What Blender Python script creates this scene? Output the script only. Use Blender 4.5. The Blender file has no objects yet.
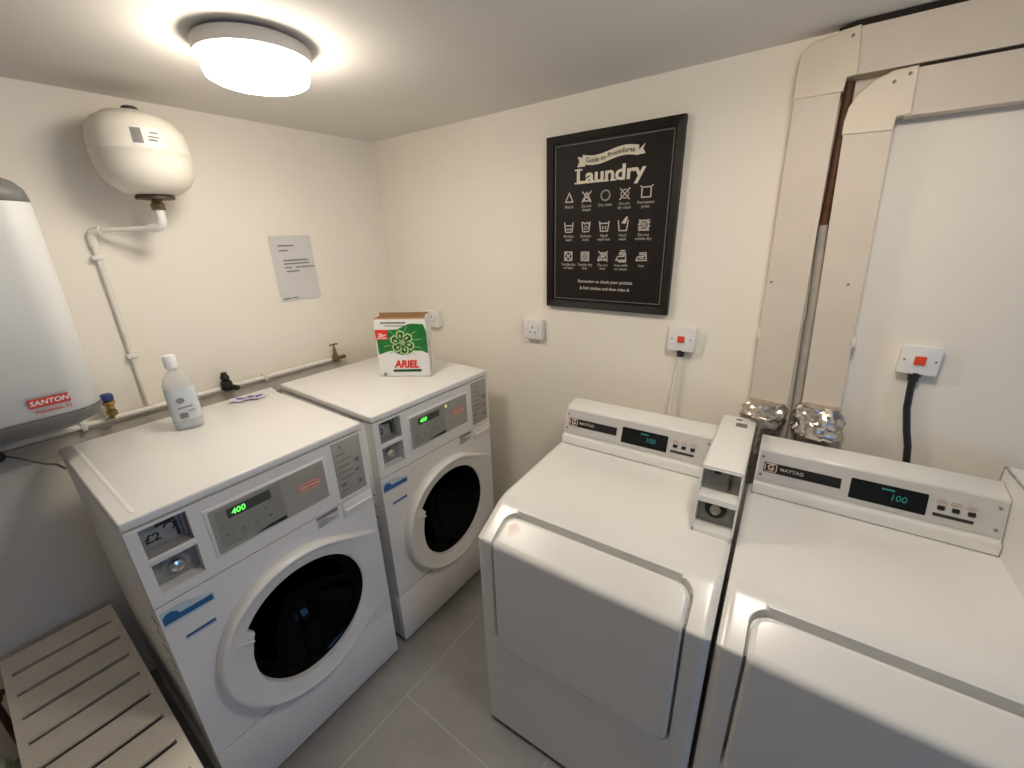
import bpy, bmesh, math, random
from mathutils import Vector, Matrix, noise
PI = math.pi
C = bpy.context.scene.collection
random.seed(7)

# ------------------------------------------------------------------ materials
def nodes_of(m):
    m.use_nodes = True
    return m.node_tree, m.node_tree.nodes['Principled BSDF']

def mat(name, col, rough=.5, metal=0., var=.03, scale=8., bump=0., bscale=200., spec=.5, coat=0., emit=None, estr=0.):
    m = bpy.data.materials.new(name)
    nt, b = nodes_of(m)
    b.inputs['Roughness'].default_value = rough
    b.inputs['Metallic'].default_value = metal
    b.inputs['Specular IOR Level'].default_value = spec
    b.inputs['Coat Weight'].default_value = coat
    tc = nt.nodes.new('ShaderNodeTexCoord')
    n = nt.nodes.new('ShaderNodeTexNoise')
    n.inputs['Scale'].default_value = scale
    n.inputs['Detail'].default_value = 4
    nt.links.new(tc.outputs['Object'], n.inputs['Vector'])
    r = nt.nodes.new('ShaderNodeValToRGB')
    lo = [max(0, c * (1 - var)) for c in col]; hi = [min(1, c * (1 + var)) for c in col]
    r.color_ramp.elements[0].position = .35; r.color_ramp.elements[0].color = (*lo, 1)
    r.color_ramp.elements[1].position = .65; r.color_ramp.elements[1].color = (*hi, 1)
    nt.links.new(n.outputs['Fac'], r.inputs['Fac'])
    nt.links.new(r.outputs['Color'], b.inputs['Base Color'])
    if bump:
        n2 = nt.nodes.new('ShaderNodeTexNoise'); n2.inputs['Scale'].default_value = bscale
        nt.links.new(tc.outputs['Object'], n2.inputs['Vector'])
        bp = nt.nodes.new('ShaderNodeBump'); bp.inputs['Strength'].default_value = bump; bp.inputs['Distance'].default_value = .002
        nt.links.new(n2.outputs['Fac'], bp.inputs['Height'])
        nt.links.new(bp.outputs['Normal'], b.inputs['Normal'])
    if emit:
        b.inputs['Emission Color'].default_value = (*emit, 1)
        b.inputs['Emission Strength'].default_value = estr
    return m

def srgb(r, g, b):
    f = lambda c: (c / 255 / 12.92) if c <= 10 else ((c / 255 + .055) / 1.055) ** 2.4
    return (f(r), f(g), f(b))

M = {}
M['wall'] = mat('wall_paint', (.84, .79, .705), .75, var=.012, scale=3, bump=.15, bscale=60, spec=.25)
M['ceiling'] = mat('ceiling_paint', (.73, .705, .665), .85, var=.012, scale=2, bump=.1, bscale=50, spec=.2)
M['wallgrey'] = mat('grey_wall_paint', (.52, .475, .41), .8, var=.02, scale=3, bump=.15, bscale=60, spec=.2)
M['enamel'] = mat('white_enamel', (.80, .79, .765), .2, var=.012, scale=5, spec=.5)
M['enamel_w'] = mat('washer_enamel', (.79, .78, .765), .3, var=.012, scale=5, spec=.5)
M['plastic'] = mat('white_plastic', (.78, .77, .75), .35, var=.01, spec=.5)
M['bezel'] = mat('door_ring_plastic', (.76, .75, .735), .3, var=.01, spec=.5)
M['greyplate'] = mat('grey_faceplate', (.56, .55, .54), .4, var=.02, scale=30)
M['displaygrey'] = mat('grey_control_overlay', (.37, .355, .315), .35, var=.05, scale=25)
M['displayinset'] = mat('dark_grey_inset', (.29, .285, .255), .35, var=.05, scale=40)
M['displaydark'] = mat('smoked_led_window', (.075, .08, .07), .25, var=.05)
M['coingrey'] = mat('coin_plate_grey', (.33, .325, .305), .4, metal=.3, var=.1, scale=40)
M['chrome'] = mat('chrome', (.75, .74, .72), .18, metal=1., var=.03)
M['steel'] = mat('drum_steel', (.16, .16, .17), .25, metal=1., var=.05)
M['black'] = mat('black_plastic', (.012, .012, .013), .4, var=.1)
M['blackgloss'] = mat('black_display_window', (.006, .007, .008), .12, var=.1)
M['blackink'] = mat('black_ink', (.03, .028, .027), .6, var=.05)
M['greyink'] = mat('grey_ink', (.22, .21, .20), .7, var=.1, scale=60)
M['dullink'] = mat('dull_print', (.20, .195, .17), .6, var=.25, scale=90)
M['blue'] = mat('blue_sticker', srgb(38, 100, 150), .4, var=.08, scale=40)
M['navy'] = mat('navy_sticker', srgb(70, 90, 150), .4, var=.08, scale=40)
M['sticker'] = mat('pale_blue_sticker', srgb(190, 205, 215), .4, var=.03)
M['redink'] = mat('red_ink', srgb(190, 60, 45), .5, var=.06)
M['salmon'] = mat('salmon_emblem', srgb(205, 120, 100), .45, var=.06)
M['pinkwhite'] = mat('pale_emblem_print', srgb(230, 205, 190), .45, var=.03)
M['led'] = mat('green_led_digits', (.05, .5, .05), .4, emit=(.12, 1., .10), estr=1.6)
M['ledsoft'] = mat('teal_vfd_digits', (.02, .2, .18), .4, emit=(.05, .42, .36), estr=.12)
M['ledyellow'] = mat('small_lit_lamp', (.4, .4, .1), .4, emit=(.7, .8, .25), estr=.9)
M['heater'] = mat('heater_case', (.68, .69, .68), .5, var=.01)
M['heatergrey'] = mat('heater_grey_cap', (.155, .155, .15), .5, var=.03)
M['tank'] = mat('cream_tank_paint', (.79, .75, .66), .35, var=.02, scale=6)
M['tanklabel'] = mat('tank_label', (.80, .78, .75), .5, var=.02)
M['rust'] = mat('rusty_flange', (.10, .065, .045), .6, metal=.4, var=.4, scale=60)
M['brass'] = mat('brass', (.50, .33, .10), .35, metal=.9, var=.2, scale=50)
M['oldbrass'] = mat('tarnished_brass', (.20, .145, .075), .4, metal=.7, var=.3, scale=60)
M['pipepaint'] = mat('painted_pipe', (.78, .755, .70), .45, var=.03, scale=30)
M['batten'] = mat('shade_grey_batten', (.48, .455, .41), .6, var=.06, scale=12)  # greyed to put the shade under the pipe into the colour
M['bluecap'] = mat('blue_handle', srgb(35, 60, 120), .4, var=.1)
M['paper'] = mat('white_paper', (.62, .61, .60), .8, var=.01)
M['frame'] = mat('black_wood_frame', (.012, .010, .008), .45, var=.2, scale=30, spec=.25)
M['poster'] = mat('black_poster_board', (.014, .010, .009), .55, var=.15, scale=20, spec=.2)
M['chalk'] = mat('chalk_print', (.62, .56, .50), .7, var=.08, scale=80)
M['chalkdim'] = mat('dim_chalk_print', (.42, .38, .34), .7, var=.15, scale=120)
M['cream'] = mat('cream_print', (.72, .65, .53), .7, var=.05, scale=60)
M['borderline'] = mat('grey_border_print', (.16, .145, .13), .6, var=.15, scale=40)
M['duct'] = mat('painted_duct', (.64, .565, .475), .55, var=.025, scale=9, bump=.1, bscale=40)
M['ductelbow'] = mat('cream_duct_elbow', (.66, .58, .45), .45, var=.02, scale=9)
M['brownpipe'] = mat('brown_pipe', srgb(80, 46, 20), .6, var=.25, scale=30)
M['greypipe'] = mat('grey_painted_pipe', (.40, .37, .33), .6, var=.1, scale=25)
M['gapdark'] = mat('dark_gap_shade', (.016, .010, .007), .9, var=.1)  # near-black colour for the shade in the duct gaps
M['foil'] = mat('crumpled_foil', (.66, .60, .54), .3, metal=1., var=.05, scale=60)
M['caption'] = mat('faded_pink_caption', srgb(185, 160, 150), .5, var=.05)
M['redrocker'] = mat('red_neon_rocker', srgb(205, 72, 45), .35, var=.05, emit=srgb(230, 70, 40), estr=.06)
M['bottle'] = mat('milky_bottle_plastic', (.80, .80, .79), .25, var=.02)
M['bottlelabel'] = mat('pale_bottle_label', srgb(205, 212, 216), .4, var=.03)
M['boxwhite'] = mat('white_carton', (.80, .79, .76), .5, var=.015)
M['cardboard'] = mat('brown_cardboard', srgb(160, 122, 88), .8, var=.06, scale=30)
M['green'] = mat('green_print', srgb(22, 112, 45), .45, var=.12, scale=30)
M['darkgreen'] = mat('dark_green_print', srgb(18, 70, 30), .45, var=.15, scale=50)
M['limegreen'] = mat('lime_print', srgb(175, 205, 140), .45, var=.1, scale=50)
M['redbadge'] = mat('red_badge_print', srgb(222, 50, 35), .45, var=.04)
M['purple'] = mat('purple_print', srgb(95, 70, 140), .4, var=.15, scale=80)
M['wrapper'] = mat('lilac_wrapper_film', srgb(215, 205, 225), .3, var=.05, scale=60)
M['rack'] = mat('painted_slats', (.88, .81, .70), .5, var=.03, scale=12)
M['lampbase'] = mat('lamp_base_plastic', (.72, .69, .66), .45, var=.01)
M['lens'] = mat('lit_opal_lens', (.9, .9, .9), .4, var=0, emit=(1., .90, .765), estr=45.)
M['cablegrey'] = mat('grey_cable', (.25, .24, .22), .5, var=.05)
M['leafgreen'] = mat('pale_green_plastic', srgb(150, 160, 140), .5, var=.05)
M['copper'] = mat('red_brown_rubber', srgb(70, 35, 28), .6, var=.2, scale=40)

# left dryer's door enamel with one small pinkish mark
def marked_enamel(name, base, centre, rad, tint):
    m = mat(name, base, .28, var=.012, scale=5)
    nt, b = nodes_of(m)
    link = b.inputs['Base Color'].links[0]; src = link.from_socket
    tc = nt.nodes.new('ShaderNodeTexCoord')
    d = nt.nodes.new('ShaderNodeVectorMath'); d.operation = 'DISTANCE'; d.inputs[1].default_value = centre
    nt.links.new(tc.outputs['Object'], d.inputs[0])
    nz = nt.nodes.new('ShaderNodeTexNoise'); nz.inputs['Scale'].default_value = 45
    nt.links.new(tc.outputs['Object'], nz.inputs['Vector'])
    ad = nt.nodes.new('ShaderNodeMath'); ad.operation = 'MULTIPLY_ADD'; ad.inputs[1].default_value = .04
    nt.links.new(nz.outputs['Fac'], ad.inputs[0]); nt.links.new(d.outputs['Value'], ad.inputs[2])
    mr = nt.nodes.new('ShaderNodeMapRange'); mr.inputs[1].default_value = rad; mr.inputs[2].default_value = rad + .02
    mr.inputs[3].default_value = .75; mr.inputs[4].default_value = 0
    nt.links.new(ad.outputs[0], mr.inputs[0])
    mx = nt.nodes.new('ShaderNodeMix'); mx.data_type = 'RGBA'
    nt.links.new(mr.outputs[0], mx.inputs['Factor']); nt.links.new(src, mx.inputs['A']); mx.inputs['B'].default_value = (*tint, 1)
    nt.links.new(mx.outputs['Result'], b.inputs['Base Color'])
    return m
M['marked_enamel'] = marked_enamel('pink_marked_enamel', (.80, .79, .765), (-.245, .062, .915), .028, srgb(190, 160, 145))

# tinted door glass: dark see-through pane with a sharp reflection
def glass_mat(name, tint, rough=.03, ior=1.5):
    m = bpy.data.materials.new(name); m.use_nodes = True
    nt = m.node_tree; nt.nodes.clear()
    o = nt.nodes.new('ShaderNodeOutputMaterial'); mx = nt.nodes.new('ShaderNodeMixShader')
    fr = nt.nodes.new('ShaderNodeValue'); fr.outputs[0].default_value = ior
    t = nt.nodes.new('ShaderNodeBsdfTransparent'); t.inputs['Color'].default_value = (*tint, 1)
    g = nt.nodes.new('ShaderNodeBsdfGlossy'); g.inputs['Roughness'].default_value = rough
    nt.links.new(fr.outputs[0], mx.inputs[0]); nt.links.new(t.outputs[0], mx.inputs[1]); nt.links.new(g.outputs[0], mx.inputs[2])
    nt.links.new(mx.outputs[0], o.inputs[0])
    return m
M['doorglass'] = glass_mat('dark_tinted_glass', (.05, .05, .06), ior=.014)
M['clearplastic'] = bpy.data.materials.new('cloudy_clear_plastic')
def _cloudy(m):
    m.use_nodes = True; nt = m.node_tree; nt.nodes.clear(); N = nt.nodes.new
    o = N('ShaderNodeOutputMaterial'); a = N('ShaderNodeMixShader'); b = N('ShaderNodeMixShader'); t = N('ShaderNodeBsdfTransparent'); d = N('ShaderNodeBsdfPrincipled'); tl = N('ShaderNodeBsdfTranslucent')
    t.inputs[0].default_value = (.95, .96, .96, 1); d.inputs['Base Color'].default_value = (.85, .86, .86, 1); d.inputs['Roughness'].default_value = .15; tl.inputs[0].default_value = (.9, .9, .9, 1)
    b.inputs[0].default_value = .4; nt.links.new(d.outputs[0], b.inputs[1]); nt.links.new(tl.outputs[0], b.inputs[2])
    a.inputs[0].default_value = .5; nt.links.new(t.outputs[0], a.inputs[1]); nt.links.new(b.outputs[0], a.inputs[2]); nt.links.new(a.outputs[0], o.inputs[0])
_cloudy(M['clearplastic'])

# floor: large grey tiles laid in staggered rows
def floor_mat():
    m = bpy.data.materials.new('grey_floor_tiles'); nt, b = nodes_of(m)
    N = nt.nodes.new; L = nt.links.new
    tc = N('ShaderNodeTexCoord'); sp = N('ShaderNodeSeparateXYZ'); L(tc.outputs['Object'], sp.inputs[0])
    def math_(op, a, b_=None, c=None):
        n = N('ShaderNodeMath'); n.operation = op
        for i, v in enumerate((a, b_, c)):
            if v is None: continue
            if isinstance(v, (int, float)): n.inputs[i].default_value = v
            else: L(v, n.inputs[i])
        return n.outputs[0]
    W, H = .6, 1.2
    rx = math_('DIVIDE', math_('SUBTRACT', sp.outputs['X'], 1.033), W)
    row = math_('FLOOR', rx)
    fx = math_('FRACT', rx)
    ry = math_('DIVIDE', math_('SUBTRACT', math_('MULTIPLY_ADD', row, .6, sp.outputs['Y']), -.985), H)
    fy = math_('FRACT', ry); col = math_('FLOOR', ry)
    ex = math_('MULTIPLY', math_('MINIMUM', fx, math_('SUBTRACT', 1, fx)), W)
    ey = math_('MULTIPLY', math_('MINIMUM', fy, math_('SUBTRACT', 1, fy)), H)
    e = math_('MINIMUM', ex, ey)
    mr = N('ShaderNodeMapRange'); L(e, mr.inputs[0]); mr.inputs[1].default_value = .0016; mr.inputs[2].default_value = .0036
    nz = N('ShaderNodeTexNoise'); nz.inputs['Scale'].default_value = 5; nz.inputs['Detail'].default_value = 8; nz.inputs['Roughness'].default_value = .65
    L(tc.outputs['Object'], nz.inputs['Vector'])
    rp = N('ShaderNodeValToRGB'); L(nz.outputs['Fac'], rp.inputs['Fac'])
    rp.color_ramp.elements[0].position = .3; rp.color_ramp.elements[0].color = (*[c * .9 for c in (.30, .29, .28)], 1)
    rp.color_ramp.elements[1].position = .7; rp.color_ramp.elements[1].color = (*[c * 1.12 for c in (.30, .29, .28)], 1)
    mx = N('ShaderNodeMix'); mx.data_type = 'RGBA'
    L(mr.outputs[0], mx.inputs['Factor']); mx.inputs['A'].default_value = (.42, .41, .39, 1); L(rp.outputs['Color'], mx.inputs['B'])
    L(mx.outputs['Result'], b.inputs['Base Color'])
    b.inputs['Roughness'].default_value = .45
    bp = N('ShaderNodeBump'); bp.inputs['Strength'].default_value = .4; bp.inputs['Distance'].default_value = .002
    L(mr.outputs[0], bp.inputs['Height']); L(bp.outputs['Normal'], b.inputs['Normal'])
    return m
M['floor'] = floor_mat()

# ------------------------------------------------------------------ mesh builder
class MB:
    def __init__(self):
        self.bm = bmesh.new()
    def add(self, verts, faces, mx=None):
        vs = [self.bm.verts.new(mx @ Vector(v) if mx else v) for v in verts]
        for f in faces:
            try: self.bm.faces.new([vs[i] for i in f])
            except ValueError: pass
        return vs
    def box(self, x0, x1, y0, y1, z0, z1, bev=0., seg=2, mx=None):
        t = bmesh.new()
        vs = [t.verts.new(v) for v in ((x0,y0,z0),(x1,y0,z0),(x1,y1,z0),(x0,y1,z0),(x0,y0,z1),(x1,y0,z1),(x1,y1,z1),(x0,y1,z1))]
        for f in ((3,2,1,0),(4,5,6,7),(0,1,5,4),(1,2,6,5),(2,3,7,6),(3,0,4,7)): t.faces.new([vs[i] for i in f])
        if bev:
            bmesh.ops.bevel(t, geom=list(t.edges), offset=bev, segments=seg, affect='EDGES', profile=.5)
        self.merge(t, mx); return self
    def merge(self, t, mx=None):
        t.verts.index_update()
        vs = [self.bm.verts.new(mx @ v.co if mx else v.co) for v in t.verts]
        for f in t.faces:
            try: self.bm.faces.new([vs[v.index] for v in f.verts])
            except ValueError: pass
        t.free()
    def prism(self, pts, axis, a, b, bev=0., seg=2, mx=None):
        """polygon pts (2D) extruded along axis from a to b. axis 'x': pts=(y,z); 'y': pts=(x,z); 'z': pts=(x,y)"""
        def P(p, t):
            return {'x': (t, p[0], p[1]), 'y': (p[0], t, p[1]), 'z': (p[0], p[1], t)}[axis]
        t = bmesh.new(); n = len(pts)
        A = [t.verts.new(P(p, a)) for p in pts]; B = [t.verts.new(P(p, b)) for p in pts]
        t.faces.new(A[::-1]); t.faces.new(B)
        for i in range(n): t.faces.new((A[i], A[(i+1) % n], B[(i+1) % n], B[i]))
        bmesh.ops.recalc_face_normals(t, faces=list(t.faces))
        if bev: bmesh.ops.bevel(t, geom=list(t.edges), offset=bev, segments=seg, affect='EDGES', profile=.5)
        self.merge(t, mx); return self
    def lathe(self, prof, n=32, mx=None, cap=True):
        """prof: list of (r, z) about local z"""
        V = []; F = []
        for r, z in prof:
            for k in range(n):
                a = 2 * PI * k / n; V.append((r * math.cos(a), r * math.sin(a), z))
        for i in range(len(prof) - 1):
            for k in range(n):
                F.append((i*n+k, i*n+(k+1) % n, (i+1)*n+(k+1) % n, (i+1)*n+k))
        if cap:
            if prof[0][0] > 1e-6: F.append(tuple(range(n))[::-1])
            if prof[-1][0] > 1e-6: F.append(tuple((len(prof)-1)*n+k for k in range(n)))
        self.add(V, F, mx); return self
    def tube(self, path, r, n=10, mx=None, rs=None):
        path = [Vector(p) for p in path]; V = []; F = []
        up = None
        for i, p in enumerate(path):
            if i == 0: d = path[1] - p
            elif i == len(path) - 1: d = p - path[i-1]
            else: d = (path[i+1] - p).normalized() + (p - path[i-1]).normalized()
            d.normalize()
            if up is None:
                up = Vector((0, 0, 1)) if abs(d.z) < .9 else Vector((1, 0, 0))
            a = d.cross(up); a.normalize(); b = a.cross(d); b.normalize(); up = b
            rr = rs[i] if rs else r
            for k in range(n):
                t = 2 * PI * k / n; V.append(tuple(p + a * rr * math.cos(t) + b * rr * math.sin(t)))
        for i in range(len(path) - 1):
            for k in range(n): F.append((i*n+k, i*n+(k+1) % n, (i+1)*n+(k+1) % n, (i+1)*n+k))
        F.append(tuple(range(n))[::-1]); F.append(tuple((len(path)-1)*n+k for k in range(n)))
        self.add(V, F, mx); return self
    def grid(self, rows, close=False, mx=None):
        n = len(rows[0]); V = [p for r in rows for p in r]; F = []
        for i in range(len(rows) - 1):
            for k in range(n if close else n - 1):
                F.append((i*n+k, i*n+(k+1) % n, (i+1)*n+(k+1) % n, (i+1)*n+k))
        self.add(V, F, mx); return self
    def build(self, name, material, parent=None, smooth=40, weld=True):
        if weld: bmesh.ops.remove_doubles(self.bm, verts=list(self.bm.verts), dist=1e-5)
        bmesh.ops.recalc_face_normals(self.bm, faces=list(self.bm.faces))
        me = bpy.data.meshes.new(name); self.bm.to_mesh(me); self.bm.free()
        me.materials.append(M[material] if isinstance(material, str) else material)
        if smooth:
            for p in me.polygons: p.use_smooth = True
            me.set_sharp_from_angle(angle=math.radians(smooth))
        o = bpy.data.objects.new(name, me); C.objects.link(o)
        if parent: o.parent = parent
        return o

def frame_mx(o, right, up):
    """flat XY art -> world: x along right, y along up, z = right x up"""
    r = Vector(right).normalized(); u = Vector(up).normalized(); n = r.cross(u)
    m = Matrix((r, u, n)).transposed().to_4x4(); m.translation = Vector(o); return m

def text_geo(s, size, bold=0., extrude=.0006, align='CENTER', shear=0., sx=1.):
    cu = bpy.data.curves.new('lettering', 'FONT'); cu.body = s; cu.size = size; cu.offset = bold * size
    cu.extrude = extrude; cu.align_x = align; cu.align_y = 'CENTER'; cu.shear = shear; cu.resolution_u = 3
    o = bpy.data.objects.new('lettering', cu); C.objects.link(o)
    dg = bpy.context.evaluated_depsgraph_get(); me = bpy.data.meshes.new_from_object(o.evaluated_get(dg))
    V = [(v.co.x * sx, v.co.y, v.co.z) for v in me.vertices]; F = [tuple(p.vertices) for p in me.polygons]
    bpy.data.objects.remove(o); bpy.data.curves.remove(cu); bpy.data.meshes.remove(me)
    return V, F

def text(mb, s, size, mx, x=0, y=0, **k):
    V, F = text_geo(s, size, **k)
    mb.add([(a + x, b + y, c) for a, b, c in V], F, mx); return mb

def poly(mb, pts, mx, t=.0008, z=0.):
    """flat polygon art of thickness t"""
    n = len(pts)
    V = [(x, y, z) for x, y in pts] + [(x, y, z + t) for x, y in pts]
    F = [tuple(range(n))[::-1], tuple(range(n, 2*n))] + [(i, (i+1) % n, n + (i+1) % n, n + i) for i in range(n)]
    mb.add(V, F, mx); return mb

def stroke(mb, pts, w, mx, t=.0008, z=0., closed=False):
    pts = [Vector((*p, 0)) for p in pts]
    segs = list(zip(pts, pts[1:])) + ([(pts[-1], pts[0])] if closed else [])
    for a, b in segs:
        d = (b - a)
        if d.length < 1e-7: continue
        d.normalize(); n = Vector((-d.y, d.x, 0)) * w / 2; e = d * w * .4
        poly(mb, [tuple((a - e - n)[:2]), tuple((b + e - n)[:2]), tuple((b + e + n)[:2]), tuple((a - e + n)[:2])], mx, t, z)
    return mb

def arc(cx, cy, rx, ry, a0, a1, n):
    return [(cx + rx * math.cos(math.radians(a0 + (a1 - a0) * i / n)), cy + ry * math.sin(math.radians(a0 + (a1 - a0) * i / n))) for i in range(n + 1)]

def rrect(x0, x1, y0, y1, r, n=5):
    return (arc(x1 - r, y0 + r, r, r, -90, 0, n) + arc(x1 - r, y1 - r, r, r, 0, 90, n) + arc(x0 + r, y1 - r, r, r, 90, 180, n) + arc(x0 + r, y0 + r, r, r, 180, 270, n))

def tag(o, label, cat, group=None, kind=None):
    o['label'] = label; o['category'] = cat
    if group: o['group'] = group
    if kind: o['kind'] = kind
    return o

def thing(name, label, cat, loc=(0, 0, 0), rz=0., group=None):
    o = bpy.data.objects.new(name, None); o.empty_display_size = .1; C.objects.link(o)
    o.location = loc; o.rotation_euler = (0, 0, rz)
    return tag(o, label, cat, group)

def struct(name, mb, material, label=None, smooth=0):
    o = mb.build(name, material, None, smooth); o['kind'] = 'structure'
    if label: o['label'] = label
    return o

def copy_tree(o, parent=None):
    c = o.copy(); C.objects.link(c); c.parent = parent
    for ch in list(o.children): copy_tree(ch, c)
    return c

def slab_with_holes(mb, u0, u1, z0, z1, xf, xb, holes):
    """front slab (faces +x) in the (y=u, z) plane from depth xb to xf, with rectangular holes"""
    us = sorted({u0, u1, *[h[0] for h in holes], *[h[1] for h in holes]}); zs = sorted({z0, z1, *[h[2] for h in holes], *[h[3] for h in holes]})
    def hole(i, k):
        cu, cz = (us[i] + us[i+1]) / 2, (zs[k] + zs[k+1]) / 2
        return any(h[0] < cu < h[1] and h[2] < cz < h[3] for h in holes)
    for i in range(len(us) - 1):
        for k in range(len(zs) - 1):
            if hole(i, k): continue
            a, b, c, d = us[i], us[i+1], zs[k], zs[k+1]
            mb.add([(xf, a, c), (xf, b, c), (xf, b, d), (xf, a, d)], [(0, 1, 2, 3)])
    for (a, b, c, d) in list(holes) + [(u0, u1, z0, z1)]:
        P = [(a, c), (b, c), (b, d), (a, d)]
        for j in range(4):
            p, q = P[j], P[(j+1) % 4]
            mb.add([(xf, *p), (xf, *q), (xb, *q), (xb, *p)], [(0, 1, 2, 3)])
    return mb

# ------------------------------------------------------------------ room
RX, RY, RH = 4.6, -2.7, 2.2962
struct('floor', MB().box(-.15, RX + .15, RY - .15, .15, -.1, 0), 'floor', 'grey tiled floor with pale grout lines')
struct('ceiling', MB().box(-.15, RX + .15, RY - .15, .15, RH, RH + .1), 'ceiling', 'plain off-white painted ceiling')
struct('wall_left', MB().box(-.12, 0, RY - .12, .12, 0, RH), 'wall', 'cream painted wall behind the washing machines')
struct('wall_back', MB().box(0, RX + .12, 0, .12, 0, RH), 'wall', 'cream painted wall behind the dryers')
struct('wall_front', MB().box(0, RX + .12, RY - .12, RY, 0, RH), 'wallgrey')
mb = MB()
DY0, DY1, DZ = -1.75, -.85, 2.0
mb.box(RX, RX + .12, RY, DY0, 0, RH); mb.box(RX, RX + .12, DY1, 0, 0, RH); mb.box(RX, RX + .12, DY0, DY1, DZ, RH)
struct('wall_right', mb, 'wallgrey')
# batten below the left-wall pipe; grey colour stands in for the pipe's shade
mb = MB().box(0, .022, -2.0, -.415, 1.098, 1.166, .003)
struct('trim_1', mb, 'batten', 'batten under the pipe along the left wall, pipe shade painted in grey')

# ------------------------------------------------------------------ washing machines
WD, WH, WW = .70, 1.171, .6805
def door_ri(th):
    # glass opening: a circle, cut by a flatter handle side on the left
    R = .222
    a = math.degrees(th) % 360
    K = [(148.5, R), (149, .192), (165, .186), (185, .188), (205, .198), (225, .207), (245, .218), (256, R)]
    for (a0, r0), (a1, r1) in zip(K, K[1:]):
        if a0 <= a <= a1: return r0 + (r1 - r0) * (a - a0) / (a1 - a0)
    return R
DC = (.012, .545)          # door centre (u, z)
RING = .284
def door_ro(th):
    a = (math.degrees(th) + 180) % 360 - 180
    c, s = math.cos(th), math.sin(th)
    if -62 < a < 66 and c > 0:
        # right side runs out to the edge of the front panel
        best = (.330 - DC[0]) / c
        # upper edge: from the circle at 66 deg to (edge, z .70)
        p0 = Vector((RING * math.cos(math.radians(66)), RING * math.sin(math.radians(66)))); p1 = Vector((.330 - DC[0], .702 - DC[1]))
        q0 = Vector((RING * math.cos(math.radians(-62)), RING * math.sin(math.radians(-62)))); q1 = Vector((.330 - DC[0], .365 - DC[1]))
        for A, B in ((p0, p1), (q0, q1)):
            e = B - A; den = c * e.y - s * e.x
            if abs(den) > 1e-9:
                t = (A.x * e.y - A.y * e.x) / den
                if t > 0: best = min(best, t)
        return best
    return RING

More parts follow.
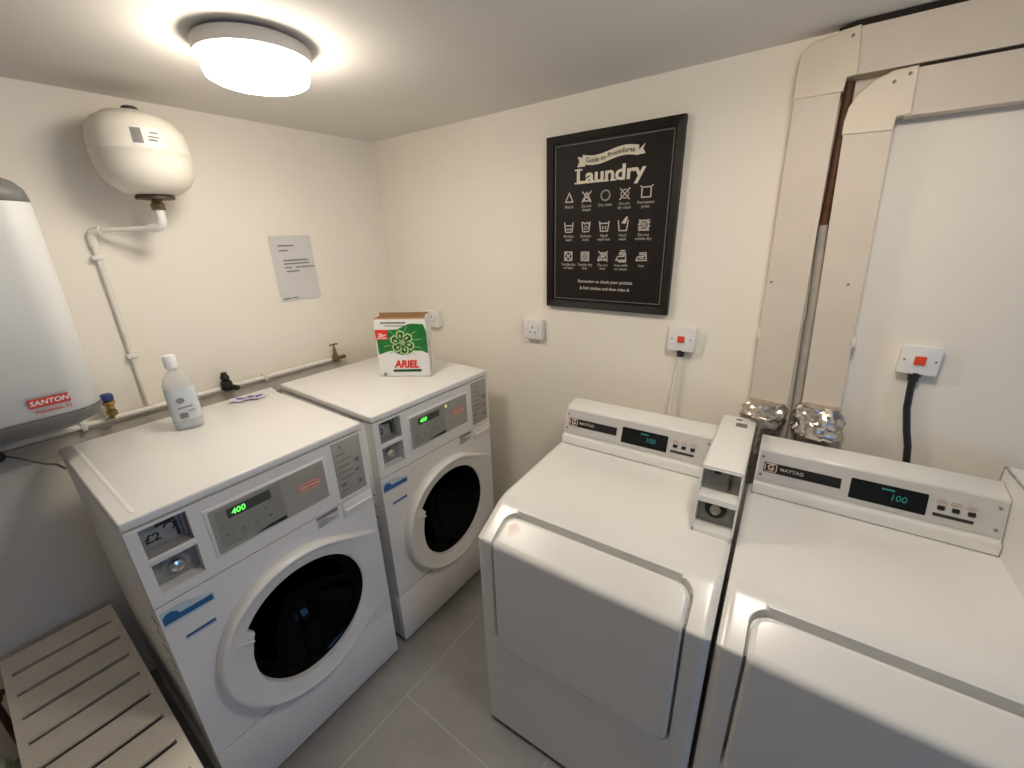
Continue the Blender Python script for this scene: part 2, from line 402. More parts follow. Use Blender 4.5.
def make_washer():
    root = thing('washing_machine', '', 'washing machine', group='coin-operated washing machines')
    hw = WW / 2
    # cabinet: open-fronted steel shell
    mb = MB(); t = .006
    P = [(-hw, .02), (hw, .02), (hw, 1.141), (-hw, 1.141)]
    mb.box(-WD, -.052, -hw, -hw + t, .022, 1.141, .002); mb.box(-WD, -.052, hw - t, hw, .022, 1.141, .002)
    mb.box(-WD, -WD + t, -hw, hw, .022, 1.141, .002); mb.box(-WD, -.052, -hw, hw, .022, .03); mb.box(-WD, -.052, -hw, hw, 1.132, 1.141)
    for z in (.47, .53, .59, .65): pass
    mb.build('cabinet', 'enamel_w', root)
    # pressed vents on the cabinet's left side
    for k in range(5):
        z = .80 - .055 * k
        MB().box(-.115, -.055, -hw - .0012, -hw + .001, z, z + .006).build('side_louvre', 'displayinset', root)
    # lid with a rolled edge and a slightly dished top
    mb = MB().box(-WD, .0, -hw - .002, hw + .002, 1.143, WH - .001, .006, 3)
    for c in (-hw + .034, hw - .034):
        mb.prism([(c + .007 * math.cos(k * PI / 8), WH - .0025 + .0028 * math.sin(k * PI / 8)) for k in range(9)], 'x', -WD + .02, -.035)
    mb.build('lid', 'enamel_w', root)
    # control panel with two recessed coin openings
    h1 = (-.314, -.212, 1.043, 1.131); h2 = (-.314, -.212, .930, 1.022)
    mb = MB(); slab_with_holes(mb, -hw, hw, .899, 1.139, 0, -.052, [h1, h2])
    cp = mb.build('control_panel', 'enamel_w', root, 0)
    for h, nm in ((h1, 'coin_plate'), (h2, 'lock_plate')):
        pl = MB().box(-.05, -.040, h[0] - .002, h[1] + .002, h[2] - .002, h[3] + .002).build(nm, 'coingrey', root)
        R = frame_mx((-.0395, 0, 0), (0, 1, 0), (0, 0, 1))
        if nm == 'coin_plate':
            mb = MB()
            poly(mb, [(-.275, 1.118), (-.232, 1.120), (-.232, 1.102), (-.275, 1.100)], R)       # black badge
            mb.box(-.041, -.033, -.2345, -.2295, 1.052, 1.099, .001)                                # slot
            stroke(mb, arc(-.247, 1.088, .012, .012, -60, 170, 8), .004, R)
            mb.build('coin_slot', 'blackink', pl)
            mb = MB(); text(mb, '£2', .034, R, -.287, 1.074, bold=.02); mb.build('price_lettering', 'blackink', pl)
            mb = MB(); mb.box(-.042, -.026, -.222, -.214, 1.046, 1.129, .002); mb.build('return_lever', 'coingrey', pl)
        else:
            Rx = frame_mx((-.040, -.262, .974), (0, 1, 0), (0, 0, 1))
            MB().lathe([(.034, 0), (.034, .003), (.03, .005), (.022, .005)], 28, Rx).build('lock_ring', 'coingrey', pl)
            MB().lathe([(.019, .002), (.019, .014), (.016, .020), (.008, .023), (0, .024)], 24, Rx).build('lock_barrel', 'chrome', pl)
    # ledges between and under the openings
    MB().box(-.045, .002, -.316, -.209, 1.022, 1.043, .002).build('coin_shelf', 'enamel_w', root)
    # display overlay
    mb = MB(); mb.box(-.004, .0035, -.180, .182, .946, 1.106, .003); dp = mb.build('display_bezel', 'plastic', root)
    MB().box(.003, .0045, -.171, .173, .954, 1.098).build('display_overlay', 'displaygrey', dp)
    R = frame_mx((.0046, 0, 0), (0, 1, 0), (0, 0, 1))
    mb = MB(); poly(mb, rrect(-.158, .026, .966, 1.090, .004), R, .0006); mb.build('inset_panel', 'displayinset', dp)
    mb = MB(); poly(mb, rrect(-.128, -.006, 1.052, 1.083, .003), R, .001); win = mb.build('led_window', 'displaydark', dp)
    mb = MB(); text(mb, '400', .025, R @ Matrix.Translation((0, 0, .0012)), -.098, 1.067, bold=.012, shear=.12); mb.build('led_digits', 'led', dp)
    mb = MB()
    for (a, b, r) in ((-.14, 1.005, .006), (-.10, 1.002, .006), (-.06, 1.000, .006), (-.02, .998, .006), (-.03, 1.03, .004), (.005, 1.03, .004), (-.005, 1.045, .003)):
        mb = MB(); poly(mb, arc(a, b, r, r, 0, 330, 11), R @ Matrix.Translation((0, 0, .0007)), .0006)
        mb.build('indicator_mark', 'dullink', dp)
    mb = MB()
    poly(mb, [(-.075, .962), (.024, .958), (.024, .970), (-.02, .968)], R @ Matrix.Translation((0, 0, .0008)), .0012)
    mb.build('selector_bar', 'black', dp)
    mb = MB(); poly(mb, arc(.116, 1.031, .043, .017, 0, 350, 35), R, .0008); em = mb.build('oval_emblem', 'salmon', dp)
    mb = MB(); stroke(mb, arc(.116, 1.031, .037, .0125, 0, 360, 36), .0025, R @ Matrix.Translation((0, 0, .0006)))
    stroke(mb, [(.088, 1.031), (.144, 1.031)], .005, R @ Matrix.Translation((0, 0, .0006)))
    mb.build('emblem_print', 'pinkwhite', em)
    # instruction plate
    ip = MB().box(-.002, .0025, .213, .323, .914, 1.134, .001).build('instruction_plate', 'displaygrey', root)
    R = frame_mx((.0026, 0, 0), (0, 1, 0), (0, 0, 1)); mb = MB()
    rr = random.Random(3)
    poly(mb, [(.236, 1.118), (.25, 1.118), (.243, 1.104)], R)
    for k in range(7):
        z = 1.085 - k * .024
        stroke(mb, [(.224, z), (.224 + .02 + rr.random() * .06, z)], .004, R)
    for (a, b) in ((.30, 1.04), (.297, 1.0), (.232, .965), (.30, .95)): poly(mb, rrect(a - .008, a + .008, b - .007, b + .007, .002), R)
    mb.build('instruction_lettering', 'dullink', ip)
    # small label and dispenser flap under the panel's right end
    lb = MB().box(-.001, .0015, .112, .194, .848, .894).build('rating_label', 'paper', root)
    R = frame_mx((.0016, 0, 0), (0, 1, 0), (0, 0, 1)); mb = MB()
    poly(mb, [(.112, .882), (.194, .882), (.194, .894), (.112, .894)], R)
    for k in range(4): stroke(mb, [(.118, .875 - .007 * k), (.15 + .03 * ((k * 7) % 3) / 2, .875 - .007 * k)], .003, R)
    mb.build('label_print', 'greyink', lb)
    mb = MB().box(-.004, .006, .212, .336, .832, .894, .003); fl = mb.build('dispenser_flap', 'enamel_w', root)
    MB().box(.004, .013, .216, .332, .856, .866, .003).build('handle', 'enamel_w', fl)
    # front panel with the round door opening
    R0 = .246
    mb = MB(); N = 96; u0, u1, z0, z1 = -hw, hw, .289, .895
    ring = []; outer = []
    for k in range(N):
        th = 2 * PI * k / N; c, s = math.cos(th), math.sin(th)
        ring.append((0, DC[0] + R0 * c, DC[1] + R0 * s))
        ts = []
        if c > 1e-9: ts.append((u1 - DC[0]) / c)
        if c < -1e-9: ts.append((u0 - DC[0]) / c)
        if s > 1e-9: ts.append((z1 - DC[1]) / s)
        if s < -1e-9: ts.append((z0 - DC[1]) / s)
        tt = min(ts); outer.append((0, DC[0] + tt * c, DC[1] + tt * s))
    # snap the nearest outer points to the panel corners
    for cu, cz in ((u0, z0), (u1, z0), (u1, z1), (u0, z1)):
        i = min(range(N), key=lambda j: (outer[j][1] - cu) ** 2 + (outer[j][2] - cz) ** 2); outer[i] = (0, cu, cz)
    back = [(-.052, p[1], p[2]) for p in outer]; inner = [(-.03, p[1], p[2]) for p in ring]
    mb.grid([back, outer, ring, inner], close=True)
    mb.build('front_panel', 'enamel_w', root, 30)
    # kick panel
    MB().box(-.052, 0, -hw, hw, .022, .282, .004).build('kick_panel', 'enamel_w', root)
    for (a, b) in ((-.06, -hw + .06), (-.06, hw - .06), (-WD + .06, -hw + .06), (-WD + .06, hw - .06)):
        MB().lathe([(.022, 0), (.022, .012), (.012, .014), (.012, .024)], 16, Matrix.Translation((a, b, 0))).build('foot', 'black', root)
    # door ring: profile swept round the opening; its right side merges into the panel
    N = 120; rows = []
    def prot(u):    # how far it stands off the panel: full on the left, tapering to the right edge
        t = max(0, min(1, (u - .02) / .31)); t = t * t * (3 - 2 * t)
        return .040 * (1 - t) + .010 * t
    for k in range(N):
        th = 2 * PI * k / N; ro, ri = door_ro(th), door_ri(th); c, s = math.cos(th), math.sin(th)
        row = []
        for f, dz in ((1.0, 0), (1.0, .45), (.985, .75), (.955, .95), (.91, 1.0), (.80, .96), (.5, .80), (.15, .66), (.03, .58), (0, .35), (0, -.9)):
            r = ri + (ro - ri) * f
            if f > .9: r = ro - (1 - f) * .12
            p = prot(DC[0] + ro * c * (.9 if c > 0 else 1)) * dz
            if dz < 0: p = -.03
            row.append((p, DC[0] + r * c, DC[1] + r * s))
        rows.append(row)
    rows = [[rows[k][j] for k in range(N)] for j in range(len(rows[0]))]
    mb = MB(); mb.grid(rows, close=True); door = mb.build('door_ring', 'bezel', root, 50)
    # handle lip on the left of the ring
    mb = MB()
    a = math.radians(155)
    mb.tube([(.034, DC[0] + r * math.cos(a), DC[1] + r * math.sin(a) - (.25 - r) * .0) for r in (.264, .24, .212, .196)], .004, 8, rs=[.001, .0035, .004, .003])
    mb.build('handle_lip', 'bezel', door)
    # glass bowl and the drum behind it
    rows = []
    for f, x in ((1.0, .000), (.95, .008), (.88, .002), (.76, -.030), (.62, -.062), (.45, -.092), (.28, -.112), (.12, -.122), (.02, -.124)):
        rows.append([(x, DC[0] + (door_ri(2*PI*k/72) + .004) * f * math.cos(2*PI*k/72), DC[1] + (door_ri(2*PI*k/72) + .004) * f * math.sin(2*PI*k/72)) for k in range(72)])
    mb = MB(); mb.grid(rows, close=True); mb.add(rows[-1], [tuple(range(72))]); mb.build('door_glass', 'doorglass', door)
    Rx = frame_mx((-.06, DC[0], DC[1]), (0, 1, 0), (0, 0, 1))
    mb = MB().lathe([(.232, .02), (.232, -.01), (.262, -.012), (.262, -.42), (.20, -.44), (.02, -.44), (0, -.44)], 48, Rx, cap=False)
    for k in range(3):
        a = math.radians(90 + 120 * k); mb.box(-.45, -.09, -.02, .02, -.262, -.205, .01, 2, Matrix.Translation((0, DC[0], DC[1])) @ Matrix.Rotation(a, 4, 'X'))
    mb.build('drum', 'steel', root)
    mb = MB().lathe([(.252, .03), (.236, .018), (.228, .004), (.234, -.02)], 64, Rx @ Matrix.Translation((0, 0, .025)), cap=False); mb.build('door_seal', 'black', root)
    # stickers
    R = frame_mx((.0008, 0, 0), (0, 1, 0), (0, 0, 1))
    mb = MB(); poly(mb, [(-.336, .826), (-.214, .824), (-.214, .852), (-.29, .878), (-.336, .876)], R, .0005); st = mb.build('brand_sticker', 'sticker', root)
    R2 = R @ Matrix.Translation((0, 0, .0006)); mb = MB()
    poly(mb, [(-.334, .834), (-.218, .830), (-.218, .848), (-.296, .850), (-.300, .860), (-.312, .868), (-.326, .866), (-.334, .856)], R2, .0005); mb.build('brand_sticker_print', 'blue', st)
    mb = MB(); poly(mb, [(-.303, .752), (-.228, .750), (-.228, .768), (-.303, .768)], R, .0005); st = mb.build('notice_sticker', 'sticker', root)
    mb = MB(); poly(mb, [(-.302, .759), (-.229, .757), (-.229, .767), (-.302, .767)], R2, .0005); mb.build('notice_sticker_print', 'navy', st)
    return root

w1 = make_washer()
w1.location = (.8585, -1.2192, 0); w1.rotation_euler.z = .0057
w1['label'] = 'front-loading washing machine nearest the slatted bench, soap bottle on its lid'
w2 = copy_tree(w1)
w2.location = (.855, -.4888, 0); w2.rotation_euler.z = -.0096
w2['label'] = 'front-loading washing machine in the corner, green and white detergent box on its lid'
# the corner machine also shows a small lit lamp on its overlay
for ch in w2.children:
    if ch.name.startswith('display_bezel'):
        R = frame_mx((.0056, 0, 0), (0, 1, 0), (0, 0, 1)); mb = MB(); poly(mb, arc(.038, 1.082, .006, .006, 0, 330, 11), R); mb.build('indicator_lamp', 'ledyellow', ch)

# ------------------------------------------------------------------ dryers
DW = .7026; HB = DW / 2; ZD = .9553; DBACK = .655
def profile():
    """cabinet section from the rear of the deck over the slanted brow and down the front: list of (y, z)"""
    pts = [(DBACK, ZD), (.60, ZD)]
    y = .58
    while y > .19: pts.append((y, ZD)); y -= .03
    # soft break: deck -> slant, quadratic blend
    P0, P1, P2 = Vector((.19, ZD)), Vector((.148, ZD)), Vector((.108, .934))
    for i in range(0, 11):
        t = i / 10; p = P0 * (1-t)**2 + P1 * 2*t*(1-t) + P2 * t*t; pts.append(tuple(p))
    A = Vector((.108, .934)); B = Vector((.007, .8815))
    for i in range(1, 36): pts.append(tuple(A.lerp(B, i / 35)))
    Q0, Q1, Q2 = B, Vector((.0, .8785)), Vector((.0, .871))
    for i in range(1, 7):
        t = i / 6; p = Q0 * (1-t)**2 + Q1 * 2*t*(1-t) + Q2 * t*t; pts.append(tuple(p))
    z = .86
    while z > .46: pts.append((0, z)); z -= .012
    z = .46
    while z > .41: pts.append((0, z)); z -= .003
    z = .40
    while z > .03: pts.append((0, z)); z -= .03
    pts.append((0, .022))
    return [Vector(p) for p in pts]
PROF = profile()
SL = [0.]
for a, b in zip(PROF, PROF[1:]): SL.append(SL[-1] + (b - a).length)
def prof_at(s):
    for i in range(len(SL) - 1):
        if s <= SL[i+1] or i == len(SL) - 2:
            t = (s - SL[i]) / (SL[i+1] - SL[i]); return PROF[i].lerp(PROF[i+1], t)
def prof_n(s):
    a = prof_at(max(0, s - .006)); b = prof_at(min(SL[-1], s + .006)); d = (b - a).normalized(); return Vector((d.y, -d.x)) if False else Vector((-(-d.y), -d.x)) if False else Vector((d.y, -d.x))
def s_of(y=None, z=None):
    if y is not None: i = min(range(len(PROF)), key=lambda k: abs(PROF[k].x - y) + (0 if PROF[k].y > .88 else 9))
    else: i = min(range(len(PROF)), key=lambda k: abs(PROF[k].y - z) + (0 if PROF[k].x < .005 else 9))
    return SL[i]
ST, SB = s_of(y=.112), s_of(z=.437)
def sd_round(u, s, hu, s0, s1, r):
    qx = abs(u) - hu + r; qy = abs(s - (s0 + s1) / 2) - (s1 - s0) / 2 + r
    return math.hypot(max(qx, 0), max(qy, 0)) + min(max(qx, qy), 0) - r
def sstep(a, b, x):
    t = max(0, min(1, (x - a) / (b - a))); return t * t * (3 - 2 * t)
DHU = .292
def cab_off(u, s):
    """how deep the cabinet skin is pressed in, to seat the door"""
    d = sd_round(u, s, DHU, ST, SB, .045)
    end = 1 - sstep(s_of(z=.50 if u < 0 else .455), s_of(z=.48 if u < 0 else .437), s) if s > ST + .3 else 1
    return (-.030 * end - .0015 * (1 - end)) * (1 - sstep(-.002, .003, d))

def make_dryer():
    root = thing('tumble_dryer', '', 'tumble dryer', group='coin-operated tumble dryers')
    # cabinet skin (top + slanted brow + front) and its sides
    us = [-HB, -HB + .006]
    u = -HB + .02
    fine = lambda c: [c + k * .0025 for k in range(-10, 18)]
    cols = {-HB, HB}
    k = -.24
    while k <= .24: cols.add(round(k, 4)); k += .02
    for k in range(-5, 30): cols.add(round(DHU + .006 - k * .0025, 4)); cols.add(-round(DHU + .006 - k * .0025, 4))
    cols |= {-.322, .322}
    for e in (.002, .004, .007, .010, .014, .018, .023): cols |= {round(HB - e, 4), -round(HB - e, 4)}
    cols = sorted(cols)
    rows = []
    for i, p in enumerate(PROF):
        s = SL[i]; n = prof_n(s); row = []
        for u in cols:
            o = cab_off(u, s) if ST - .05 < s < SB + .05 else 0
            # rolled side edges
            e = HB - abs(u); ro = -.010 * (1 - min(1, e / .022)) ** 2
            q = p + n * (o + ro); row.append((u, q.x, q.y))
        rows.append(row)
    mb = MB(); mb.grid(rows)
    for sgn in (-1, 1):
        pr = [(p.x, p.y) for p in [q + prof_n(SL[i]) * -.010 for i, q in enumerate(PROF)]]
        side = [(sgn * HB, a, b) for a, b in pr] + [(sgn * HB, DBACK, .022)]
        mb.add(side, [tuple(range(len(side)))])
    mb.add([(-HB, DBACK, .022), (HB, DBACK, .022), (HB, DBACK, ZD - .010), (-HB, DBACK, ZD - .010)], [(0, 1, 2, 3)])
    mb.build('cabinet', 'enamel', root, 35, weld=True)
    MB().box(-HB + .015, HB - .015, .03, DBACK - .02, 0, .022).build('plinth', 'black', root)
    # door: same section, rounded corners, lipped edge; a wider finger gap along the top
    s0, s1, hu, r = ST + .014, SB - .001, DHU - .0048, .04
    ss = [s0]
    s = s0
    while s < s0 + .05: s += .003; ss.append(s)
    while s < s1 - .05: s += .010; ss.append(s)
    while s < s1 - .003: s += .003; ss.append(s)
    ss[-1] = s1
    rows = []
    for s in ss:
        dy = min(s - s0, s1 - s)
        w = hu if dy >= r else hu - r + math.sqrt(max(0, r * r - (r - dy) ** 2))
        row = []
        ts = [-1, -.995, -.988, -.975, -.95, -.9] + [k / 10 for k in range(-8, 9)] + [.9, .95, .975, .988, .995, 1]
        p = prof_at(s); n = prof_n(s)
        for t in ts:
            u = t * w; d = -sd_round(u, s, hu, s0, s1, r)
            o = .003 - .006 * (1 - sstep(0, .007, d)) + .0
            q = p + n * o; row.append((u, q.x, q.y))
        rows.append(row)
    # turned-in edge
    skirt = lambda row, s: [(a, b - prof_n(s).x * .012, c - prof_n(s).y * .012) for a, b, c in row]
    mb = MB(); mb.grid(rows)
    peri = [(rows[i][0], ss[i]) for i in range(len(ss))] + [(p, ss[-1]) for p in rows[-1]] + [(rows[i][-1], ss[i]) for i in range(len(ss) - 1, -1, -1)] + [(p, ss[0]) for p in rows[0][::-1]]
    top = [p for p, s in peri]; bot = [(p[0], p[1] - prof_n(s).x * .022, p[2] - prof_n(s).y * .022) for p, s in peri]
    mb.grid([top, bot], close=True)
    mb.build('door', 'enamel', root, 50)
    # console housing along the back
    CL, CR = -.339, .2395
    prof = [(.588, ZD + .003), (.592, .990), (.604, .992), (.606, 1.000), (.640, 1.100), (.646, 1.105), (.716, 1.119), (.724, 1.116), (.724, .90), (.66, .90), (.66, ZD + .003)]
    MB().prism(prof, 'x', CL, CR, .0015, 1).build('console_housing', 'enamel', root)
    up = Vector((0, .034, .1)).normalized(); base = Vector((0, .606, 1.000)); nrm = Vector((1, 0, 0)).cross(up)
    R = frame_mx(base + nrm * .0008, (1, 0, 0), up)      # art frame: x = u, y = height above the faceplate's foot (0 .. .105)
    mb = MB(); poly(mb, rrect(CL + .006, CR - .004, .002, .101, .003), R, .0025); fp = mb.build('faceplate', 'greyplate', root)
    F = R @ Matrix.Translation((0, 0, .0028))
    # brand strip
    mb = MB(); poly(mb, rrect(-.318, -.112, .034, .066, .002), F, .001); bs = mb.build('brand_strip', 'black', fp)
    F2 = F @ Matrix.Translation((0, 0, .0012))
    mb = MB(); stroke(mb, rrect(-.314, -.282, .037, .063, .004), .003, F2, closed=True)
    text(mb, 'G', .026, F2, -.298, .050, bold=.03)
    mb.build('emblem', 'pinkwhite', bs)
    mb = MB(); text(mb, 'MAYTAG', .0145, F2, -.240, .050, bold=.01, sx=1.1); mb.build('brand_lettering', 'chalk', bs)
    # display window
    mb = MB(); poly(mb, rrect(-.090, .084, .016, .077, .003), F, .001); dw = mb.build('display_window', 'blackgloss', fp)
    mb = MB(); text(mb, '100', .026, F2, .022, .044, shear=.1); poly(mb, rrect(-.018, .012, .062, .067, .001), F2); mb.build('display_digits', 'ledsoft', dw)
    # buttons, underline bar, printed captions, screws
    for u in (.112, .142, .173):
        mb = MB(); mb.box(u - .0075, u + .0075, .042, .054, 0, .004, .001, 1, F); mb.build('button', 'black', fp)
    mb = MB(); poly(mb, rrect(.098, .180, .022, .031, .001), F, .001); mb.build('button_underline', 'blackink', fp)
    mb = MB()
    for u in (.112, .142, .173): stroke(mb, [(u - .011, .062), (u + .011, .062)], .003, F); stroke(mb, [(u - .008, .068), (u + .008, .068)], .003, F)
    mb.build('button_caption', 'caption', fp)
    for (u, v) in ((CL + .015, .082), (CL + .015, .022), (CR - .017, .082), (CR - .017, .022)):
        MB().lathe([(.0045, 0), (.0045, .0015), (.002, .0025), (0, .0025)], 12, F @ Matrix.Translation((u, v, 0))).build('screw', 'greyink', fp)
    # coin box standing on the right of the deck
    BL, BR = .2415, .3515
    yf = lambda z: .288 + (.335 - .288) * (z - ZD) / (1.155 - ZD)
    mb = MB()
    t = .005
    side = [(yf(ZD), ZD), (yf(1.155), 1.155), (.745, 1.155), (.745, .90), (.66, .90), (.66, ZD)]
    mb.prism(side, 'x', BL, BL + t); mb.prism(side, 'x', BR - t, BR)
    def bar(z0, z1, dep=.06, out=0.):
        mb.prism([(yf(z0) - out, z0), (yf(z1) - out, z1), (yf(z1) + dep, z1), (yf(z0) + dep, z0)], 'x', BL, BR)
    bar(1.146, 1.1499, .04); bar(1.050, 1.066, .055, .002); bar(ZD + .0005, .966, .055)
    mb.prism([(yf(1.155), 1.150), (yf(1.155), 1.155), (.745, 1.155), (.745, 1.150)], 'x', BL, BR)
    mb.prism([(.74, .90), (.745, .90), (.745, 1.155), (.74, 1.155)], 'x', BL, BR)
    cb = mb.build('coin_box', 'enamel', root, 20)
    mb = MB().prism([(yf(ZD) + .05, ZD), (yf(1.15) + .045, 1.15), (yf(1.15) + .052, 1.15), (yf(ZD) + .057, ZD)], 'x', BL + t, BR - t)
    cpl = mb.build('coin_plate', 'coingrey', cb)
    upc = Vector((0, .047, .2)).normalized()
    def CF(z): return frame_mx((0, yf(z) + .0478 - .001, z), (1, 0, 0), upc)
    mb = MB(); mb.box(.317, .322, -.022, .012, 0, .006, .001, 1, CF(1.098)); mb.box(.275, .292, .010, .022, 0, .003, .001, 1, CF(1.105)); mb.build('coin_slot', 'blackink', cpl)
    mb = MB(); mb.box(.312, .327, -.034, .030, -.001, .002, .0005, 1, CF(1.102)); mb.build('slot_surround', 'dullink', cpl)
    L = CF(1.014) @ Matrix.Translation((.294, 0, 0))
    MB().lathe([(.030, 0), (.030, .006), (.022, .009), (.020, .004)], 28, L).build('lock_ring', 'black', cpl)
    MB().lathe([(.016, .002), (.016, .020), (.013, .024), (.004, .025), (0, .025)], 24, L).build('lock_barrel', 'chrome', cpl)
    T = Matrix.Translation((0, 0, 1.1551))
    mb = MB(); poly(mb, rrect(.292, .328, .655, .688, .006), T, .0008); mb.build('top_lock_cover', 'dullink', cb)
    mb = MB(); poly(mb, arc(.298, .718, .011, .008, 0, 340, 17), T, .0008); mb.build('top_screw', 'dullink', cb)
    return root

d1 = make_dryer()
d1.location = (1.7179, -.8333, 0); d1.rotation_euler.z = .0479
d1['label'] = 'top-console tumble dryer nearer the corner, under the framed laundry poster and red-rocker switch'
d2 = copy_tree(d1)
d2.location = (2.4315, -.7993, 0)
d2['label'] = 'tumble dryer below the black-cabled switch, with foil hoses and duct behind its console'
for ch in d1.children:
    if ch.name.startswith('door'):
        ch.data = ch.data.copy(); ch.data.materials[0] = M['marked_enamel']

# ------------------------------------------------------------------ water heater on the left wall
def rr_plan(x0, x1, y0, y1, r, n=8):
    return rrect(x0, x1, y0, y1, r, n)
t = thing('water_heater', 'white wall-hung water heater with grey cap and red maker label', 'water heater', (.012, -1.668, 1.33))
def loft(levels, name, material, parent):
    mb = MB(); rows = []
    for z, ins in levels: rows.append([(x, y, z) for x, y in rr_plan(0 if ins < .02 else ins * .5, .39 - ins, -.231 + ins, .231 - ins, max(.012, .075 - ins * .3))])
    mb.grid(rows, close=True); mb.add(rows[0], [tuple(range(len(rows[0])))]); mb.add(rows[-1], [tuple(range(len(rows[-1])))])
    return mb.build(name, material, parent, 50)
loft([(.012, .010), (.018, .004), (.30, -.004), (.585, -.010), (.590, -.008)], 'case', 'heater', t)
loft([(.588, -.006), (.594, -.010), (.622, -.006), (.642, .008), (.655, .030), (.660, .06)], 'top_cap', 'heatergrey', t)
loft([(-.050, .10), (-.042, .05), (-.022, .016), (.004, .002), (.014, .001)], 'bottom_cap', 'heatergrey', t)
Rf = frame_mx((.3945, 0, .214), (0, 1, 0), (0, 0, 1))
MB().lathe([(.030, -.006), (.030, .004), (.026, .006), (.024, .004), (0, .004)], 32, Rf).build('thermometer', 'heatergrey', t)
Rf = frame_mx((.3925, .116, .048), (0, 1, 0), (0, 0, 1)) @ Matrix.Scale(.82, 4)
mb = MB(); poly(mb, rrect(-.051, .051, .002, .034, .004), Rf, .0015); lab = mb.build('maker_label', 'redink', t)
mb = MB(); text(mb, 'SANTON', .023, Rf @ Matrix.Translation((0, 0, .002)), 0, .018, bold=.02, shear=.2, sx=1.02); mb.build('maker_lettering', 'boxwhite', lab)
mb = MB(); text(mb, 'Aquaheat 15', .018, Rf, .004, -.013, bold=.01); mb.build('model_lettering', 'redink', t)

# black valve and thin cable under the heater
t = thing('drain_valve', 'small black valve knob under the white water heater', 'valve', (.08, -1.690, 1.174))
MB().lathe([(.014, -.016), (.018, -.01), (.018, .01), (.012, .016), (0, .016)], 20, Matrix.Rotation(PI/2, 4, 'Y')).build('knob', 'black', t)
MB().tube([(-.078, 0, 0), (-.02, 0, 0)], .011, 10).build('stem', 'oldbrass', t)
mb = MB().tube([(.065, -1.675, 1.165), (.085, -1.65, 1.152), (.11, -1.625, 1.135), (.13, -1.60, 1.120), (.14, -1.580, 1.112), (.150, -1.565, 1.09)], .0035, 8)
tag(mb.build('cable', 'cablegrey'), 'thin grey cable dropping behind the washing machine from the black valve knob', 'cable')

# ------------------------------------------------------------------ expansion tank
t = thing('expansion_tank', 'round cream expansion tank mounted high on the wall above the soap bottle', 'tank', (.175, -1.098, 1.965))
pr = [(.0, .0), (.05, .0), (.085, .008), (.115, .03), (.134, .06), (.141, .095), (.142, .126), (.1435, .128), (.1435, .132), (.142, .134), (.141, .165), (.133, .198), (.112, .226), (.08, .246), (.04, .256), (0, .258)]
pr = [(r * .965, z) for r, z in pr]
MB().lathe(pr, 48).build('vessel', 'tank', t)
MB().lathe([(.022, .252), (.022, .266), (.016, .270), (0, .270)], 20).build('valve_cap', 'black', t)
MB().lathe([(.056, -.012), (.056, -.002), (.048, .004)], 28).build('flange', 'rust', t)
MB().lathe([(.018, -.048), (.021, -.046), (.021, -.026), (.016, -.024), (.016, -.010)], 6).build('union_nut', 'oldbrass', t)
MB().box(-.172, -.10, -.02, .02, .10, .15, .003).build('wall_bracket', 'tank', t)
# label wraps the drum on the side facing the room
a0 = math.radians(-24); rows = []
for z in (.125, .185):
    pass
rows2 = []
zr = [.134, .150, .165, .180, .190]
rr_ = [.1375, .137, .1363, .1332, .1308]
lab = MB(); lab.grid([[((r + .0008) * math.cos(a0 + k * .055), (r + .0008) * math.sin(a0 + k * .055), z) for k in range(12)] for z, r in zip(zr, rr_)])
lb = lab.build('label', 'tanklabel', t)
mb = MB(); mb.grid([[((r + .0014) * math.cos(a0 + .03 + k * .05), (r + .0014) * math.sin(a0 + .03 + k * .05), z) for k in range(5)] for z, r in zip([.142, .150, .165, .180, .186], [.1373, .137, .1363, .1332, .1317])]); mb.build('label_print', 'greyink', lb)
mb = MB()
for z0, z1, k0, k1 in ((.150, .156, 6, 9), (.160, .165, 6, 10), (.172, .177, 7, 10)):
    rad = lambda z: .1372 - max(0, z - .15) * .13 + .0018
    mb.grid([[(rad(z) * math.cos(a0 + k * .055), rad(z) * math.sin(a0 + k * .055), z) for k in range(k0, k1 + 1)] for z in (z0, z1)])
mb.build('label_lettering', 'greyink', lb)

# white pipe from the tank to the wall and down to the horizontal pipe
t = thing('water_pipe', 'white painted pipe elbowing from the cream tank down the wall', 'pipe', (0, 0, 0))
tx, ty = .175, -1.098
mb = MB().tube([(tx, ty, 1.918), (tx, ty, 1.885), (tx - .003, ty - .003, 1.872), (tx - .012, ty - .010, 1.864), (tx - .03, ty - .026, 1.860), (.05, -1.236, 1.856), (.026, -1.260, 1.853), (.017, -1.268, 1.845), (.014, -1.271, 1.83), (.014, -1.273, 1.5), (.014, -1.276, 1.196)], .0085, 12)
mb.build('pipe_run', 'pipepaint', t)
MB().tube([(tx, ty, 1.920), (tx, ty, 1.886), (tx - .004, ty - .004, 1.868), (tx - .014, ty - .012, 1.862), (tx - .034, ty - .030, 1.859)], .015, 14).build('elbow', 'plastic', t)
MB().tube([(.040, -1.246, 1.856), (.024, -1.262, 1.852), (.014, -1.2705, 1.838), (.014, -1.271, 1.80)], .013, 12).build('elbow', 'pipepaint', t)
for z in (1.765, 1.40): MB().box(0, .028, -1.290, -1.256, z - .008, z + .008, .003).build('clip', 'pipepaint', t)

# horizontal pipe along the left wall, with its clips
t = thing('wall_pipe', 'long white painted pipe running along the wall behind both washing machines', 'pipe', (0, 0, 0))
MB().tube([(.030, -2.0, 1.183), (.030, -1.2, 1.184), (.030, -.47, 1.184)], .011, 12).build('pipe_run', 'pipepaint', t)
for y in (-1.475, -.83): MB().box(0, .044, y - .008, y + .008, 1.168, 1.200, .003).build('clip', 'pipepaint', t)
